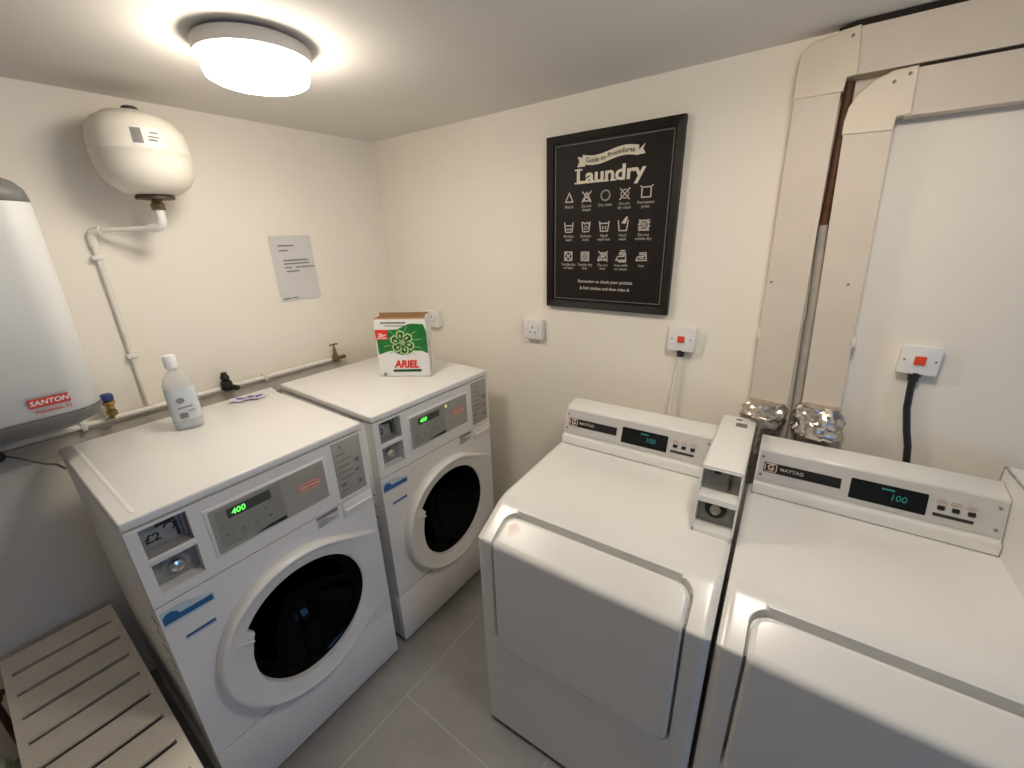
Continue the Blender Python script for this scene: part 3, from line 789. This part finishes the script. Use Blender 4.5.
# washing machine hose tail lying in the gap behind the machines
mb = MB().tube([(.10, -.865, 1.02), (.105, -.862, 1.12), (.125, -.860, 1.150), (.16, -.860, 1.146), (.20, -.86, 1.13), (.21, -.86, 1.05)], .009, 10)
tag(mb.build('hose', 'plastic'), 'short white hose looping up in the gap between the washing machines', 'hose')

# taps
t = thing('isolation_valve', 'brass isolation valve with blue cap beside the water heater', 'valve', (.060, -1.393, 1.205))
MB().tube([(-.03, 0, -.02), (-.018, 0, .0), (0, 0, .012)], .010, 10).build('tail', 'brass', t)
MB().lathe([(.012, .0), (.017, .004), (.017, .018), (.013, .022), (.013, .040), (.019, .044), (.019, .055), (.010, .06)], 8).build('body', 'brass', t)
MB().lathe([(.016, .058), (.020, .062), (.020, .078), (.014, .084), (0, .085)], 12).build('cap', 'bluecap', t)
MB().box(.0, .032, -.011, .011, .004, .026, .004).build('outlet', 'oldbrass', t)
t = thing('stop_valve', 'black plastic valve on the wall pipe behind the purple wrapper', 'valve', (.050, -1.003, 1.188))
MB().lathe([(.016, -.012), (.022, -.004), (.024, .014), (.022, .030), (.014, .036)], 16).build('body', 'black', t)
MB().lathe([(.012, .034), (.017, .040), (.018, .052), (.012, .062), (.011, .072), (0, .073)], 14).build('cap', 'black', t)
MB().tube([(-.012, .0, 0), (.018, .022, .0), (.03, .034, -.006)], .012, 12).build('outlet', 'black', t)
t = thing('stopcock', 'small tarnished stopcock with cross handle on the wall pipe end', 'stopcock', (.036, -.456, 1.184))
MB().lathe([(.015, -.012), (.018, 0), (.016, .018), (.010, .032), (.008, .055), (.005, .060), (.005, .078)], 14).build('body', 'oldbrass', t)
MB().tube([(0, -.025, 0), (0, .03, 0), (0, .055, 0)], .011, 12, rs=[.012, .010, .012]).build('branch', 'oldbrass', t)
MB().tube([(0, -.022, .078), (0, 0, .080), (0, .022, .078)], .004, 8, rs=[.005, .004, .005]).build('handle', 'oldbrass', t)

# ------------------------------------------------------------------ paper notice
t = thing('paper_notice', 'white printed notice sheet stuck on the wall', 'notice', (.0006, -.560, 1.672))
mb = MB(); rows = []
for j in range(9):
    z = -.153 + .306 * j / 8
    rows.append([(.002 + .0025 * math.sin(j * .7 + k) ** 2, -.102 + .204 * k / 6 - .003 * (j / 8), z) for k in range(7)])
mb.grid(rows); bk = [[(x - .0012, y, z) for x, y, z in r] for r in rows]; mb.grid(bk); mb.build('sheet', 'paper', t)
R = frame_mx((.0050, 0, 0), (0, 1, 0), (0, 0, 1)); mb = MB()
for a, b, y in ((-.066, .006, .108), (-.066, -.028, .086), (-.055, .066, .040), (-.055, .070, .024), (-.055, -.025, .006), (.0, .09, .006), (-.048, .012, -.012), (-.09, -.06, -.140), (-.05, -.02, -.139)):
    stroke(mb, [(a, y), (b, y)], .0055, R)
mb.build('print_lines', 'greyink', t)

# ------------------------------------------------------------------ framed poster
PX0, PX1, PZ0, PZ1 = 1.131, 1.670, 1.489, 2.161
t = thing('framed_poster', 'black framed laundry guide poster with white care symbols', 'poster', ((PX0 + PX1) / 2, -.001, (PZ0 + PZ1) / 2))
W2, H2 = (PX1 - PX0) / 2, (PZ1 - PZ0) / 2; fw = .027
mb = MB()
def frame_rail(mb, a, b, c, d, inn):    # mitred rail: outer a->b, inner c->d in (x,z)
    for (p, q, r, s) in ((a, b, d, c),):
        pr = [(0, 0), (0, .0)]
    V = []
    for (p, y) in ((a, 0), (b, 0), (d, 0), (c, 0), (a, -.024), (b, -.024), (d, -.016), (c, -.016)):
        V.append((p[0], y, p[1]))
    mid = []
    mb.add(V, [(0, 1, 2, 3), (4, 7, 6, 5), (0, 4, 5, 1), (1, 5, 6, 2), (2, 6, 7, 3), (3, 7, 4, 0)])
O = [(-W2, -H2), (W2, -H2), (W2, H2), (-W2, H2)]; I = [(-W2 + fw, -H2 + fw), (W2 - fw, -H2 + fw), (W2 - fw, H2 - fw), (-W2 + fw, H2 - fw)]
for k in range(4): frame_rail(mb, O[k], O[(k+1) % 4], I[k], I[(k+1) % 4], None)
fr = mb.build('frame', 'frame', t, 20)
MB().box(-W2 + fw - .004, W2 - fw + .004, -.010, -.003, -H2 + fw - .004, H2 - fw + .004).build('board', 'poster', t)
R = frame_mx((0, -.0102, 0), (1, 0, 0), (0, 0, 1))
mb = MB(); stroke(mb, [(-.234, -.298), (.234, -.298), (.234, .300), (-.234, .300)], .0032, R, closed=True); mb.build('border_line', 'borderline', t)
# ribbon banner
mb = MB(); top = []; bot = []
for k in range(25):
    x = -.112 + .224 * k / 24; y = .246 + .010 * math.sin((k / 24 - .5) * 2 * PI * .9) ; top.append((x, y + .0165)); bot.append((x, y - .0165))
poly(mb, top + bot[::-1], R)
poly(mb, [(-.112, .250), (-.134, .254), (-.126, .236), (-.136, .218), (-.100, .218), (-.104, .234)], R, .0006)
poly(mb, [(.112, .250), (.136, .270), (.127, .253), (.137, .236), (.102, .234), (.104, .238)], R, .0006)
bn = mb.build('ribbon_banner', 'cream', t)
mb = MB(); V, Fc = text_geo('Guide to Procedures', .0235, bold=.012, sx=.98)
V = [(x, y + .246 + .010 * math.sin(x / .224 * 2 * PI * .9), z) for x, y, z in V]; mb.add(V, Fc, R @ Matrix.Translation((0, 0, .0012))); mb.build('banner_lettering', 'blackink', bn)
# heavy serif title: bold letters with slab feet
mb = MB(); text(mb, 'Laundry', .074, R, 0, .181, bold=.026, sx=1.16)
for x in (-.132, -.060, -.013, .019): stroke(mb, [(x - .011, .1600), (x + .011, .1600)], .005, R)
stroke(mb, [(-.144, .2075), (-.114, .2075)], .005, R)
mb.build('title_lettering', 'cream', t)
# fifteen care symbols with captions
def symbol(mb, kind, cx, cy, Rm, w=.0042):
    S = lambda pts, closed=False: stroke(mb, [(cx + a, cy + b) for a, b in pts], w, Rm, closed=closed)
    tub = lambda k=1.: S([(-.020 * k, .019), (-.015 * k, -.017), (.015 * k, -.017), (.020 * k, .019)])
    sq = lambda: S([(-.017, -.017), (.017, -.017), (.017, .017), (-.017, .017)], True)
    cir = lambda r=.015: S(arc(0, 0, r, r, 0, 360, 16))
    X = lambda r=.019: (S([(-r, -r), (r, r)]), S([(-r, r), (r, -r)]))
    iron = lambda: S([(-.022, -.014), (.019, -.014), (.016, .014), (-.008, .014), (-.008, .009), (.011, .007), (.010, .001), (-.014, .001)], True)
    if kind == 0: S([(-.017, -.015), (.017, -.015), (0, .019)], True)
    if kind == 1: S([(-.017, -.015), (.017, -.015), (0, .017)], True); X()
    if kind == 2: cir(.018)
    if kind == 3: cir(); X()
    if kind == 4: sq(); S([(-.023, .022), (-.016, .017)]); S([(.023, .022), (.016, .017)])
    if kind == 5: tub(); S([(-.011, .008), (.011, .008)]); S([(-.01, -.006), (.01, -.006)])
    if kind == 6: tub(.9); S(arc(0, -.002, .007, .007, 0, 360, 10)); S([(-.012, .019), (-.005, .012), (.004, .019), (.012, .012)])
    if kind == 7: tub(); S([(-.017, .012), (.017, .012)]); S([(-.006, 0), (-.006, -.008)]); S([(.006, 0), (.006, -.008)])
    if kind == 8: tub(); poly(mb, [(cx - .008, cy + .010), (cx + .012, cy + .034), (cx + .018, cy + .030), (cx + .010, cy + .008)], Rm)
    if kind == 9: sq(); X(); cir(.010); S([(-.022, .004), (.022, .010)]); S([(-.022, -.008), (.022, -.004)])
    if kind == 10: sq(); X(.013)
    if kind == 11: sq(); cir(.012); X(.013)
    if kind == 12: iron(); X()
    if kind == 13: iron(); S([(-.004, .022), (.014, .022)]); S([(-.01, -.02), (.02, -.02)])
    if kind == 14: iron(); S([(-.008, -.006), (.008, -.006)])
caps = [['Bleach'], ['Do not', 'bleach'], ['Dry clean'], ['Do not', 'dry clean'], ['Permanent', 'press'], ['Machine', 'wash'], ['Delicate', 'wash'], ['Hand', 'wash hot'], ['Hand', 'wash'], ['Do not', 'tumble dry'], ['Tumble dry', 'no heat'], ['Tumble dry', 'low'], ['Do not', 'iron'], ['Iron with', 'no steam'], ['Iron']]
xs = [-.168, -.088, -.006, .074, .158]; ys = [.108, -.006, -.120]
k = 0
for r_ in range(3):
    for c_ in range(5):
        mb = MB(); symbol(mb, k, xs[c_] * .98 - .004, ys[r_], R); sy = mb.build('care_symbol', 'chalk', t)
        mb = MB()
        for i, ln in enumerate(caps[k]): text(mb, ln, .0155, R, xs[c_] * .98 - .004, ys[r_] - .034 - .014 * i, bold=.006, sx=.95)
        mb.build('symbol_caption', 'chalkdim', sy); k += 1
mb = MB(); text(mb, 'Remember to check your pockets', .0175, R, 0, -.222, bold=.006); text(mb, '& fold clothes and then relax &', .0175, R, 0, -.250, bold=.006)
mb.build('footer_lettering', 'chalk', t)

# ------------------------------------------------------------------ sockets and switches on the back wall
def wall_plate(name, label, cat, x, z, kind, w=.098, h=.094, dep=.034):
    t = thing(name, label, cat, (x, 0, z), group=None)
    MB().box(-w/2, w/2, -dep + .008, 0, -h/2, h/2, .004).build('back_box', 'plastic', t)
    pl = MB().box(-w/2 - .001, w/2 + .001, -dep, -dep + .010, -h/2 - .001, h/2 + .001, .004, 3).build('face_plate', 'plastic', t)
    R = frame_mx((0, -dep - .0002, 0), (1, 0, 0), (0, 0, 1))
    if kind == 'socket':
        mb = MB()
        poly(mb, rrect(-.003, .003, .004, .016, .001), R); poly(mb, rrect(-.019, -.009, -.018, -.012, .001), R); poly(mb, rrect(.009, .019, -.018, -.012, .001), R)
        mb.build('pin_hole', 'greyink', t)
        MB().box(.020, .036, -dep - .005, -dep, .012, .034, .002).build('rocker', 'plastic', t)
    else:
        MB().box(-.017, .017, -dep - .002, -dep + .001, -.020, .020, .001).build('rocker_surround', 'plastic', t)
        MB().box(-.013, .013, -dep - .006, -dep, -.013, .013, .003).build('rocker', 'redrocker', t)
        MB().lathe([(.018, -.004), (.018, .004), (.013, .012), (.013, .024)], 16, Matrix.Translation((0, -.017, -h/2)) @ Matrix.Rotation(PI, 4, 'X')).build('cable_gland', 'black', t)
    for s in (-1, 1):
        MB().lathe([(.0032, 0), (.0032, .0012), (0, .0014)], 10, R @ Matrix.Translation((s * .034, 0, 0))).build('screw', 'greyink', t)
    return t
wall_plate('wall_socket', 'single white power socket on the wall left of the poster bottom edge', 'socket', 1.058, 1.373, 'socket')
wall_plate('wall_socket', 'white wall socket half hidden behind the detergent box', 'socket', .372, 1.362, 'socket')
wall_plate('isolator_switch', 'white isolator switch with red rocker and white cable, just below the poster', 'switch', 1.736, 1.405, 'switch')
wall_plate('isolator_switch', 'white isolator switch with red rocker and thick black cable below it', 'switch', 2.403, 1.422, 'switch', w=.088, h=.084)
mb = MB().tube([(1.736, -.017, 1.350), (1.735, -.018, 1.32), (1.728, -.02, 1.25), (1.722, -.024, 1.16), (1.722, -.04, 1.08), (1.724, -.05, .95)], .0075, 10)
tag(mb.build('power_cable', 'pipepaint'), 'white cable hanging from the isolator switch below the poster', 'cable')
mb = MB().tube([(2.403, -.017, 1.365), (2.404, -.019, 1.33), (2.409, -.022, 1.27), (2.424, -.024, 1.2), (2.437, -.028, 1.15), (2.444, -.034, 1.10), (2.448, -.04, .98)], .0090, 12)
tag(mb.build('power_cable', 'black'), 'thick black cable hanging down behind the dryer console', 'cable')

# ------------------------------------------------------------------ flat vent ducts on the back wall
YD = -.055
def duct(label, vx0, vx1, vz0, vz1, hx0, hz0, hz1, elbow, joint_v, joint_h):
    t = thing('vent_duct', label, 'duct', (0, 0, 0), group=None)
    g = .0
    mb = MB(); (a0, a1), (b0, b1) = (vx0, vx1)
    # slightly out-of-plumb vertical run: (x at bottom, x at top)
    mb.add([(a0, 0, vz0), (b0, 0, vz0), (b1, 0, vz1), (a1, 0, vz1), (a0, YD, vz0), (b0, YD, vz0), (b1, YD, vz1), (a1, YD, vz1)],
           [(0, 1, 2, 3), (7, 6, 5, 4), (0, 4, 5, 1), (1, 5, 6, 2), (2, 6, 7, 3), (3, 7, 4, 0)])
    mb.build('vertical_section', 'duct', t, 0)
    mb = MB(); mb.box(hx0, RX - .002, YD, 0, hz0, hz1, .002); mb.build('horizontal_section', 'duct', t, 20)
    mb = MB().prism(elbow, 'y', YD - .004, 0, .0025, 2); mb.build('elbow', 'ductelbow', t, 20)
    return t
dl = duct('flat white duct rising up the wall nearer the poster and turning along the ceiling', (1.998, 1.975), (2.112, 2.081), 1.205, 2.145, 2.09, 2.172, 2.280,
     [(1.972, 2.138), (2.087, 2.138), (2.088, 2.170), (2.110, 2.172), (2.098, 2.283), (2.060, 2.280), (2.035, 2.273), (1.995, 2.265), (1.972, 2.245)], None, None)
dr = duct('flat white duct rising beside the first one with a curved elbow at top', (2.150, 2.106), (2.252, 2.210), 1.232, 2.04, 2.225, 2.058, 2.164,
     [(2.103, 2.033), (2.211, 2.029), (2.212, 2.060), (2.240, 2.062), (2.232, 2.168), (2.185, 2.166), (2.150, 2.152), (2.122, 2.128), (2.106, 2.098), (2.102, 2.066)], None, None)
mb = MB().prism([(2.050, 2.2865), (2.10, 2.2835), (2.101, 2.2815), (RX - .002, 2.2815), (RX - .002, RH - .0005), (2.085, RH - .0005)], 'y', -.050, -.002); mb.build('gap_shade', 'gapdark', dl, 0)  # black strip stands in for the shade between duct and ceiling
MB().box(2.245, RX - .002, -.050, -.002, 2.1645, 2.1715).build('gap_shade', 'gapdark', dr, 0)  # same stand-in shade strip, between the two horizontal ducts
for root, spots in ((dl, ((1.999, 1.632), (2.083, 2.262))), (dr, ((2.196, 1.632), (2.218, 2.152), (2.19, 2.14)))):
    for x, z in spots:
        R = frame_mx((x, YD - .0002, z), (1, 0, 0), (0, 0, 1)) if z < 2 else frame_mx((x, YD - .0042, z), (1, 0, 0), (0, 0, 1))
        MB().lathe([(.0042, 0), (.0042, .001), (.002, .002), (0, .002)], 12, R).build('screw', 'greyink', root)
# plaster bridges / blobs that hold the ducts at mid height
for root, x in ((dl, 1.992), (dr, 2.243)):
    MB().box(x - .006, x + .006, YD + .001, 0, 1.445, 1.470, .004).build('bracket', 'pipepaint', root)
# pipe in the slot between the two ducts
t = thing('riser_pipe', 'thin pipe between the two flat ducts, brown above and grey below', 'pipe', (0, 0, 0))
MB().tube([(2.0975, -.026, 2.164), (2.106, -.026, 1.79)], .0120, 12).build('bare_length', 'brownpipe', t)
MB().tube([(2.106, -.0262, 1.80), (2.124, -.0262, 1.50)], .0125, 12).build('painted_length', 'greypipe', t)
MB().tube([(2.122, -.0262, 1.51), (2.138, -.030, 1.20), (2.140, -.045, 1.10)], .0135, 12).build('lower_length', 'greypipe', t)
MB().tube([(2.1225, -.0262, 1.515), (2.1235, -.0262, 1.485)], .0150, 12).build('coupling', 'greypipe', t)
# foil hoses
def foil(label, pts, rx, seed, zb):
    mb = MB(); rows = []; N = 40
    path = [Vector(p) for p in pts]
    Ls = 46
    for j in range(Ls):
        f = j / (Ls - 1) * (len(path) - 1); i = min(int(f), len(path) - 2); p = path[i].lerp(path[i+1], f - i)
        by = sstep(zb, zb + .02, p.z); tp = sstep(path[-1].z - .03, path[-1].z, p.z); sy = .026 + .030 * by - .006 * tp; py = -.034 + (p.y + .034) * by
        row = []
        fade = 1.0 if j > 2 else .6
        for k in range(N):
            a = 2 * PI * k / N
            q = Vector((math.cos(a) * 3, math.sin(a) * 3, j * .22 + seed))
            d = noise.noise(q * .8) * .012 + abs(noise.noise(q * 1.6)) * -.012 + noise.noise(q * 3.5) * .003
            zo = noise.noise(q * 1.3 + Vector((5, 2, 1))) * .009
            rr = 1 + .05 * math.sin(j * .7) - .16 * tp
            row.append((p.x + math.cos(a) * (rx * rr + d), min(-.004, py + math.sin(a) * (sy + d * (.3 + .7 * by))), p.z + zo))
        rows.append(row)
    mb.grid(rows, close=True); mb.add(rows[-1], [tuple(range(N))]); mb.add(rows[0], [tuple(range(N))])
    return tag(mb.build('foil_hose', 'foil', None, 14), label, 'hose')
foil('crumpled foil hose under the duct nearer the poster, beside the coin box', [(2.03, -.052, .95), (2.035, -.054, 1.08), (2.045, -.060, 1.16), (2.052, -.060, 1.228)], .066, 1., 1.156)
foil('crumpled foil hose right of the grey pipe, behind the second dryer console', [(2.212, -.052, .95), (2.212, -.055, 1.06), (2.207, -.060, 1.15), (2.198, -.060, 1.246)], .068, 9., 1.122)

# ------------------------------------------------------------------ things standing on the washing machines
TOP = 1.1715
# soap bottle
t = thing('soap_bottle', 'clear plastic soap bottle with a pale label, on the washing machine lid', 'bottle', (.345, -1.243, TOP), math.radians(-14))
def bottle_rows(levels, n=36):
    rows = []
    for z, a, b in levels:      # half width (y), half depth (x), superellipse section
        row = []
        for k in range(n):
            th = 2 * PI * k / n; c, s = math.cos(th), math.sin(th); e = .7
            row.append((b * math.copysign(abs(c) ** e, c), a * math.copysign(abs(s) ** e, s), z))
        rows.append(row)
    return rows
lv = [(.0, .038, .026), (.004, .043, .030), (.02, .045, .032), (.11, .045, .032), (.165, .043, .031), (.185, .038, .028), (.200, .028, .022), (.210, .018, .016), (.216, .0135, .0135), (.232, .0135, .0135)]
mb = MB(); rw = bottle_rows(lv); mb.grid(rw, close=True); mb.add(rw[0], [tuple(range(36))]); mb.build('bottle_body', 'clearplastic', t)
rw = bottle_rows([(.006, .040, .027), (.02, .0425, .0295), (.045, .0425, .0295)]); mb = MB(); mb.grid(rw, close=True); mb.add(rw[-1], [tuple(range(36))]); mb.add(rw[0], [tuple(range(36))]); mb.build('liquid', 'bottlelabel', t)
rw = bottle_rows([(.038, .0457, .0327), (.155, .0447, .0322)]); mb = MB(); mb.grid([r[-9:] + r[:10] for r in rw]); lb = mb.build('label', 'bottlelabel', t)
R = frame_mx((.0335, 0, 0), (0, 1, 0), (0, 0, 1)); mb = MB()
poly(mb, rrect(-.020, .004, .046, .066, .002), R); poly(mb, arc(-.006, .112, .012, .010, 0, 340, 17), R); stroke(mb, [(-.02, .084), (.022, .088)], .004, R); stroke(mb, [(.01, .07), (.028, .072)], .003, R)
mb.build('label_print', 'greyink', lb)
mb = MB().lathe([(.019, .226), (.0195, .228), (.0195, .262), (.016, .270), (.008, .273), (0, .273)], 28); mb.build('cap', 'bottle', t)

# detergent box: open-topped carton
bx = Vector((.481, -.500, TOP)); bw, bd, bh = .249, .080, .276
ang = math.atan2(.13, .212)
t = thing('detergent_box', 'green and white washing powder carton with red lettering, top torn open', 'box', tuple(bx), ang)
tk = .0025
mb = MB(); mb.box(0, bw, 0, bd, 0, .003); mb.box(0, bw, 0, tk, 0, bh); mb.box(0, bw, bd - tk, bd, 0, bh + .020); mb.box(0, tk, 0, bd, 0, bh + .004); mb.box(bw - tk, bw, 0, bd, 0, bh + .018)
mb.build('carton', 'boxwhite', t, 0)
mb = MB(); mb.box(tk, bw - tk, bd - tk - .0012, bd - tk, .004, bh + .0195); mb.box(tk, tk + .0012, tk, bd - tk, .004, bh + .003); mb.box(bw - tk - .0012, bw - tk, tk, bd - tk, .004, bh + .017); mb.box(tk, bw - tk, tk, tk + .0012, .004, bh - .0005)
mb.box(tk, bw - tk, tk, bd - tk, .15, .152)
mb.build('inner_cardboard', 'cardboard', t, 0)
mb = MB(); mb.add([(.006, .001, bh), (bw - .004, .001, bh), (bw - .008, .020, bh + .004), (.012, .018, bh + .006)], [(0, 1, 2, 3)]); mb.add([(.006, .003, bh - .001), (bw - .004, .003, bh - .001), (bw - .008, .022, bh + .003), (.012, .020, bh + .005)], [(3, 2, 1, 0)])
mb.build('torn_flap', 'cardboard', t, 0)
R = frame_mx((0, -.0004, .014), (1, 0, 0), (0, 0, 1)); R1 = R @ Matrix.Translation((0, 0, .0008)); R2 = R @ Matrix.Translation((0, 0, .0016)); R3 = R @ Matrix.Translation((0, 0, .0024))
# green field with a swept lower edge
pts = [(.006, .205), (.03, .212), (.11, .215), (.165, .240), (.185, .242), (.236, .238), (.247, .20), (.246, .100)]
pts += [(.235, .104), (.22, .112)] + arc(.128, .152, .062, .060, -40, -140, 10) + [(.06, .112), (.02, .098), (.008, .096)]
mb = MB(); poly(mb, pts, R); art = mb.build('green_artwork', 'green', t)
mb = MB()
for a in range(0, 360, 30):
    c, s = math.cos(math.radians(a + 12)), math.sin(math.radians(a + 12))
    if -.75 < s: stroke(mb, [(.128 + .060 * c, .152 + .060 * s), (.128 + .092 * c, .152 + .080 * s)], .0022, R1)
mb.build('ray_print', 'limegreen', art)
mb = MB(); poly(mb, arc(.128, .152, .024, .024, 0, 345, 23), R1)
for a in range(0, 360, 60):
    th = math.radians(a + 30); c, s = math.cos(th), math.sin(th)
    p = lambda r, w: (.128 + r * c - w * s, .152 + r * s + w * c)
    poly(mb, [p(.006, .004), p(.022, .027), p(.050, .025), p(.060, .006), p(.050, -.016), p(.030, -.010), p(.010, -.010)], R1)
mb.build('pale_outline', 'limegreen', art)
mb = MB()
for a in range(0, 360, 60):
    th = math.radians(a + 30); c, s = math.cos(th), math.sin(th)
    p = lambda r, w: (.128 + r * c - w * s, .152 + r * s + w * c)
    poly(mb, [p(.014, .004), p(.026, .020), p(.046, .018), p(.052, .004), p(.044, -.010), p(.030, -.004), p(.018, -.006)], R2)
mb.build('flower_emblem', 'darkgreen', art)
mb = MB()
for a in range(0, 360, 60):
    th = math.radians(a + 30); c, s = math.cos(th), math.sin(th)
    p = lambda r, w: (.128 + r * c - w * s, .152 + r * s + w * c)
    poly(mb, [p(.020, .004), p(.030, .014), p(.042, .010), p(.036, .002)], R3)
mb.build('flower_highlight', 'limegreen', art)
mb = MB(); text(mb, 'ARIEL', .050, R2, .136, .046, bold=.04, shear=.22, sx=.92); mb.build('brand_lettering', 'redbadge', t)
mb = MB(); poly(mb, [(.068, .008), (.206, .010), (.206, .022), (.068, .020)], R); mb.build('caption_bar', 'darkgreen', t)
mb = MB(); poly(mb, [(.004, .168), (.062, .168), (.062, .214), (.004, .214)], R2); bg = mb.build('red_badge', 'redbadge', t)
mb = MB(); text(mb, '2kg', .026, R3, .033, .188, bold=.02, shear=.15); stroke(mb, [(.010, .174), (.056, .174)], .003, R3); mb.build('badge_lettering', 'boxwhite', bg)
mb = MB(); stroke(mb, [(.036, .246), (.15, .246)], .008, R); stroke(mb, [(.055, .232), (.15, .232)], .004, R); mb.build('header_print', 'greyink', t)
mb = MB(); poly(mb, rrect(.018, .034, -.011, .003, .004), R); mb.build('corner_print', 'greyink', t)
Rs = frame_mx((bw + .0004, 0, 0), (0, 1, 0), (0, 0, 1)); mb = MB()
stroke(mb, [(.022, .02), (.030, .10), (.024, .18)], .006, Rs); mb.build('side_print', 'cardboard', t)

# purple and white wrapper
t = thing('sachet_wrapper', 'crumpled purple and white sachet wrapper lying on the washing machine lid', 'wrapper', (.235, -1.000, TOP), math.radians(62))
rows = []
for j in range(11):
    rows.append([(-.065 + .13 * k / 16, -.026 + .052 * j / 10 + .006 * math.sin(k * .9), .004 + .010 * abs(noise.noise(Vector((k * .45, j * .5, 3.))))) for k in range(17)])
mb = MB(); mb.grid(rows); mb.grid([[(x, y, max(.0005, z - .003)) for x, y, z in r] for r in rows]); w = mb.build('film', 'wrapper', t, 15)
mb = MB(); mb.grid([[(x * .98, y, z + .0012) for x, y, z in rows[j][3:16]] for j in range(4, 9)]); mb.build('purple_print', 'purple', t, 15)
mb = MB(); mb.grid([[(x, y, z + .0022) for x, y, z in rows[j][6:9]] for j in range(5, 8)]); mb.grid([[(x, y, z + .0022) for x, y, z in rows[j][11:13]] for j in range(4, 7)]); mb.build('white_lettering', 'boxwhite', t, 15)

# ------------------------------------------------------------------ slatted bench
t = thing('slatted_bench', 'low off-white slatted bench against the wall beside the washing machine', 'bench', (0, 0, 0))
ZB = .45; y0, y1 = -1.897, -1.602; x0, x1 = .045, 1.42
edges = [.153 + .1165 * k for k in range(11)]
mb = MB(); mb.box(x0, x1, y0, y0 + .020, ZB - .25, ZB); mb.build('side_rail', 'rack', t)  # side rails extended downward to keep the slots dark
mb = MB(); mb.box(x0, x1, y1 - .020, y1, ZB - .25, ZB); mb.build('side_rail', 'rack', t)
for x in (x1 - .018,): MB().box(x, x + .018, y0 + .020, y1 - .020, ZB - .25, ZB - .010).build('shade_apron', 'rack', t)  # added apron, out of view, blocks light from under the slats
prev = x0
for e in edges + [x1 + .0095]:
    MB().box(prev, e - .0095, y0 + .0201, y1 - .0201, ZB - .008, ZB).build('slat', 'rack', t); prev = e + .0095
for x in (x0 + .03, x1 - .06):
    for y in (y0, y1 - .035): MB().box(x, x + .035, y + .001, y + .034, 0, ZB - .25, .002).build('leg', 'rack', t)
# odds and ends at the bench's far-left edge
t = thing('floor_valve', 'small red-brown valve at the left edge of the slatted bench', 'valve', (.225, -1.925, 0))
MB().tube([(0, 0, 0), (0, 0, .44)], .010, 10).build('pipe_tail', 'copper', t)
MB().lathe([(.014, .43), (.02, .44), (.02, .465), (.012, .475), (0, .478)], 14).build('body', 'copper', t)
MB().tube([(0, 0, .458), (.006, .014, .464), (.010, .026, .466)], .009, 10, rs=[.008, .012, .010]).build('lever', 'copper', t)

t = thing('floor_bottle', 'pale green container on the floor at the left edge, beyond the slatted bench', 'bottle', (.42, -1.975, 0))
MB().lathe([(.040, 0), (.050, .006), (.052, .02), (.052, .33), (.046, .365), (.030, .395), (.020, .405), (.020, .415)], 28).build('body', 'leafgreen', t)
MB().lathe([(.024, .412), (.024, .445), (.018, .45), (0, .45)], 20).build('cap', 'plastic', t)

# ------------------------------------------------------------------ ceiling light
t = thing('ceiling_light', 'round white drum ceiling light glowing above the front-loading washing machines', 'ceiling light', (.80, -.97, RH))
MB().lathe([(.118, 0), (.118, -.008)], 48).build('mounting_plate', 'greyink', t)
MB().lathe([(.100, -.008), (.137, -.008), (.140, -.012), (.140, -.040), (.133, -.042)], 64).build('base', 'lampbase', t)
MB().lathe([(.125, -.0415), (.1268, -.045), (.1268, -.070), (.123, -.083), (.110, -.090), (.08, -.093), (0, -.094)], 64, cap=False).build('lens', 'lens', t)
t2 = copy_tree(t); t2.location = (2.15, -.84, RH); t2['label'] = 'second round ceiling light over the gap between the two tumble dryers'

# ------------------------------------------------------------------ daylight beyond the doorway, world
w = bpy.data.worlds.new('World'); bpy.context.scene.world = w; w.use_nodes = True
w.node_tree.nodes['Background'].inputs[0].default_value = (.55, .70, 1., 1); w.node_tree.nodes['Background'].inputs[1].default_value = .3
la = bpy.data.lights.new('doorway_daylight', 'AREA'); la.shape = 'RECTANGLE'; la.size = .86; la.size_y = 1.9; la.energy = 20; la.color = (.16, .46, 1.)
lo = bpy.data.objects.new('doorway_daylight', la); C.objects.link(lo)
lo.location = (RX + .10, (DY0 + DY1) / 2, .98); lo.rotation_euler = (0, PI / 2, 0)
lo.rotation_euler = Vector((-1, 0, 0)).to_track_quat('-Z', 'Z').to_euler()

# ------------------------------------------------------------------ camera
cd = bpy.data.cameras.new('camera'); cam = bpy.data.objects.new('camera', cd); C.objects.link(cam)
yaw, pitch, roll, fpx = .637, -.3477, -.0307, 414.63
fwv = Vector((-math.sin(yaw) * math.cos(pitch), math.cos(yaw) * math.cos(pitch), math.sin(pitch)))
rt = fwv.cross(Vector((0, 0, 1))).normalized(); upv = rt.cross(fwv)
rt2 = rt * math.cos(roll) + upv * math.sin(roll); up2 = -rt * math.sin(roll) + upv * math.cos(roll)
m = Matrix((rt2, up2, -fwv)).transposed().to_4x4(); m.translation = (2.1288, -1.6584, 1.8031)
cam.matrix_world = m; cd.sensor_width = 36; cd.lens = fpx / 1024 * 36; cd.clip_start = .02
sc = bpy.context.scene; sc.camera = cam
vs = sc.view_settings; vs.view_transform = 'Standard'; vs.look = 'None'; vs.gamma = 1; vs.use_curve_mapping = False; vs.exposure = 0
sc.cycles.use_denoising = True
sc.cycles.max_bounces = 10; sc.cycles.diffuse_bounces = 6; sc.cycles.transparent_max_bounces = 12
sc.cycles.sample_clamp_indirect = 6
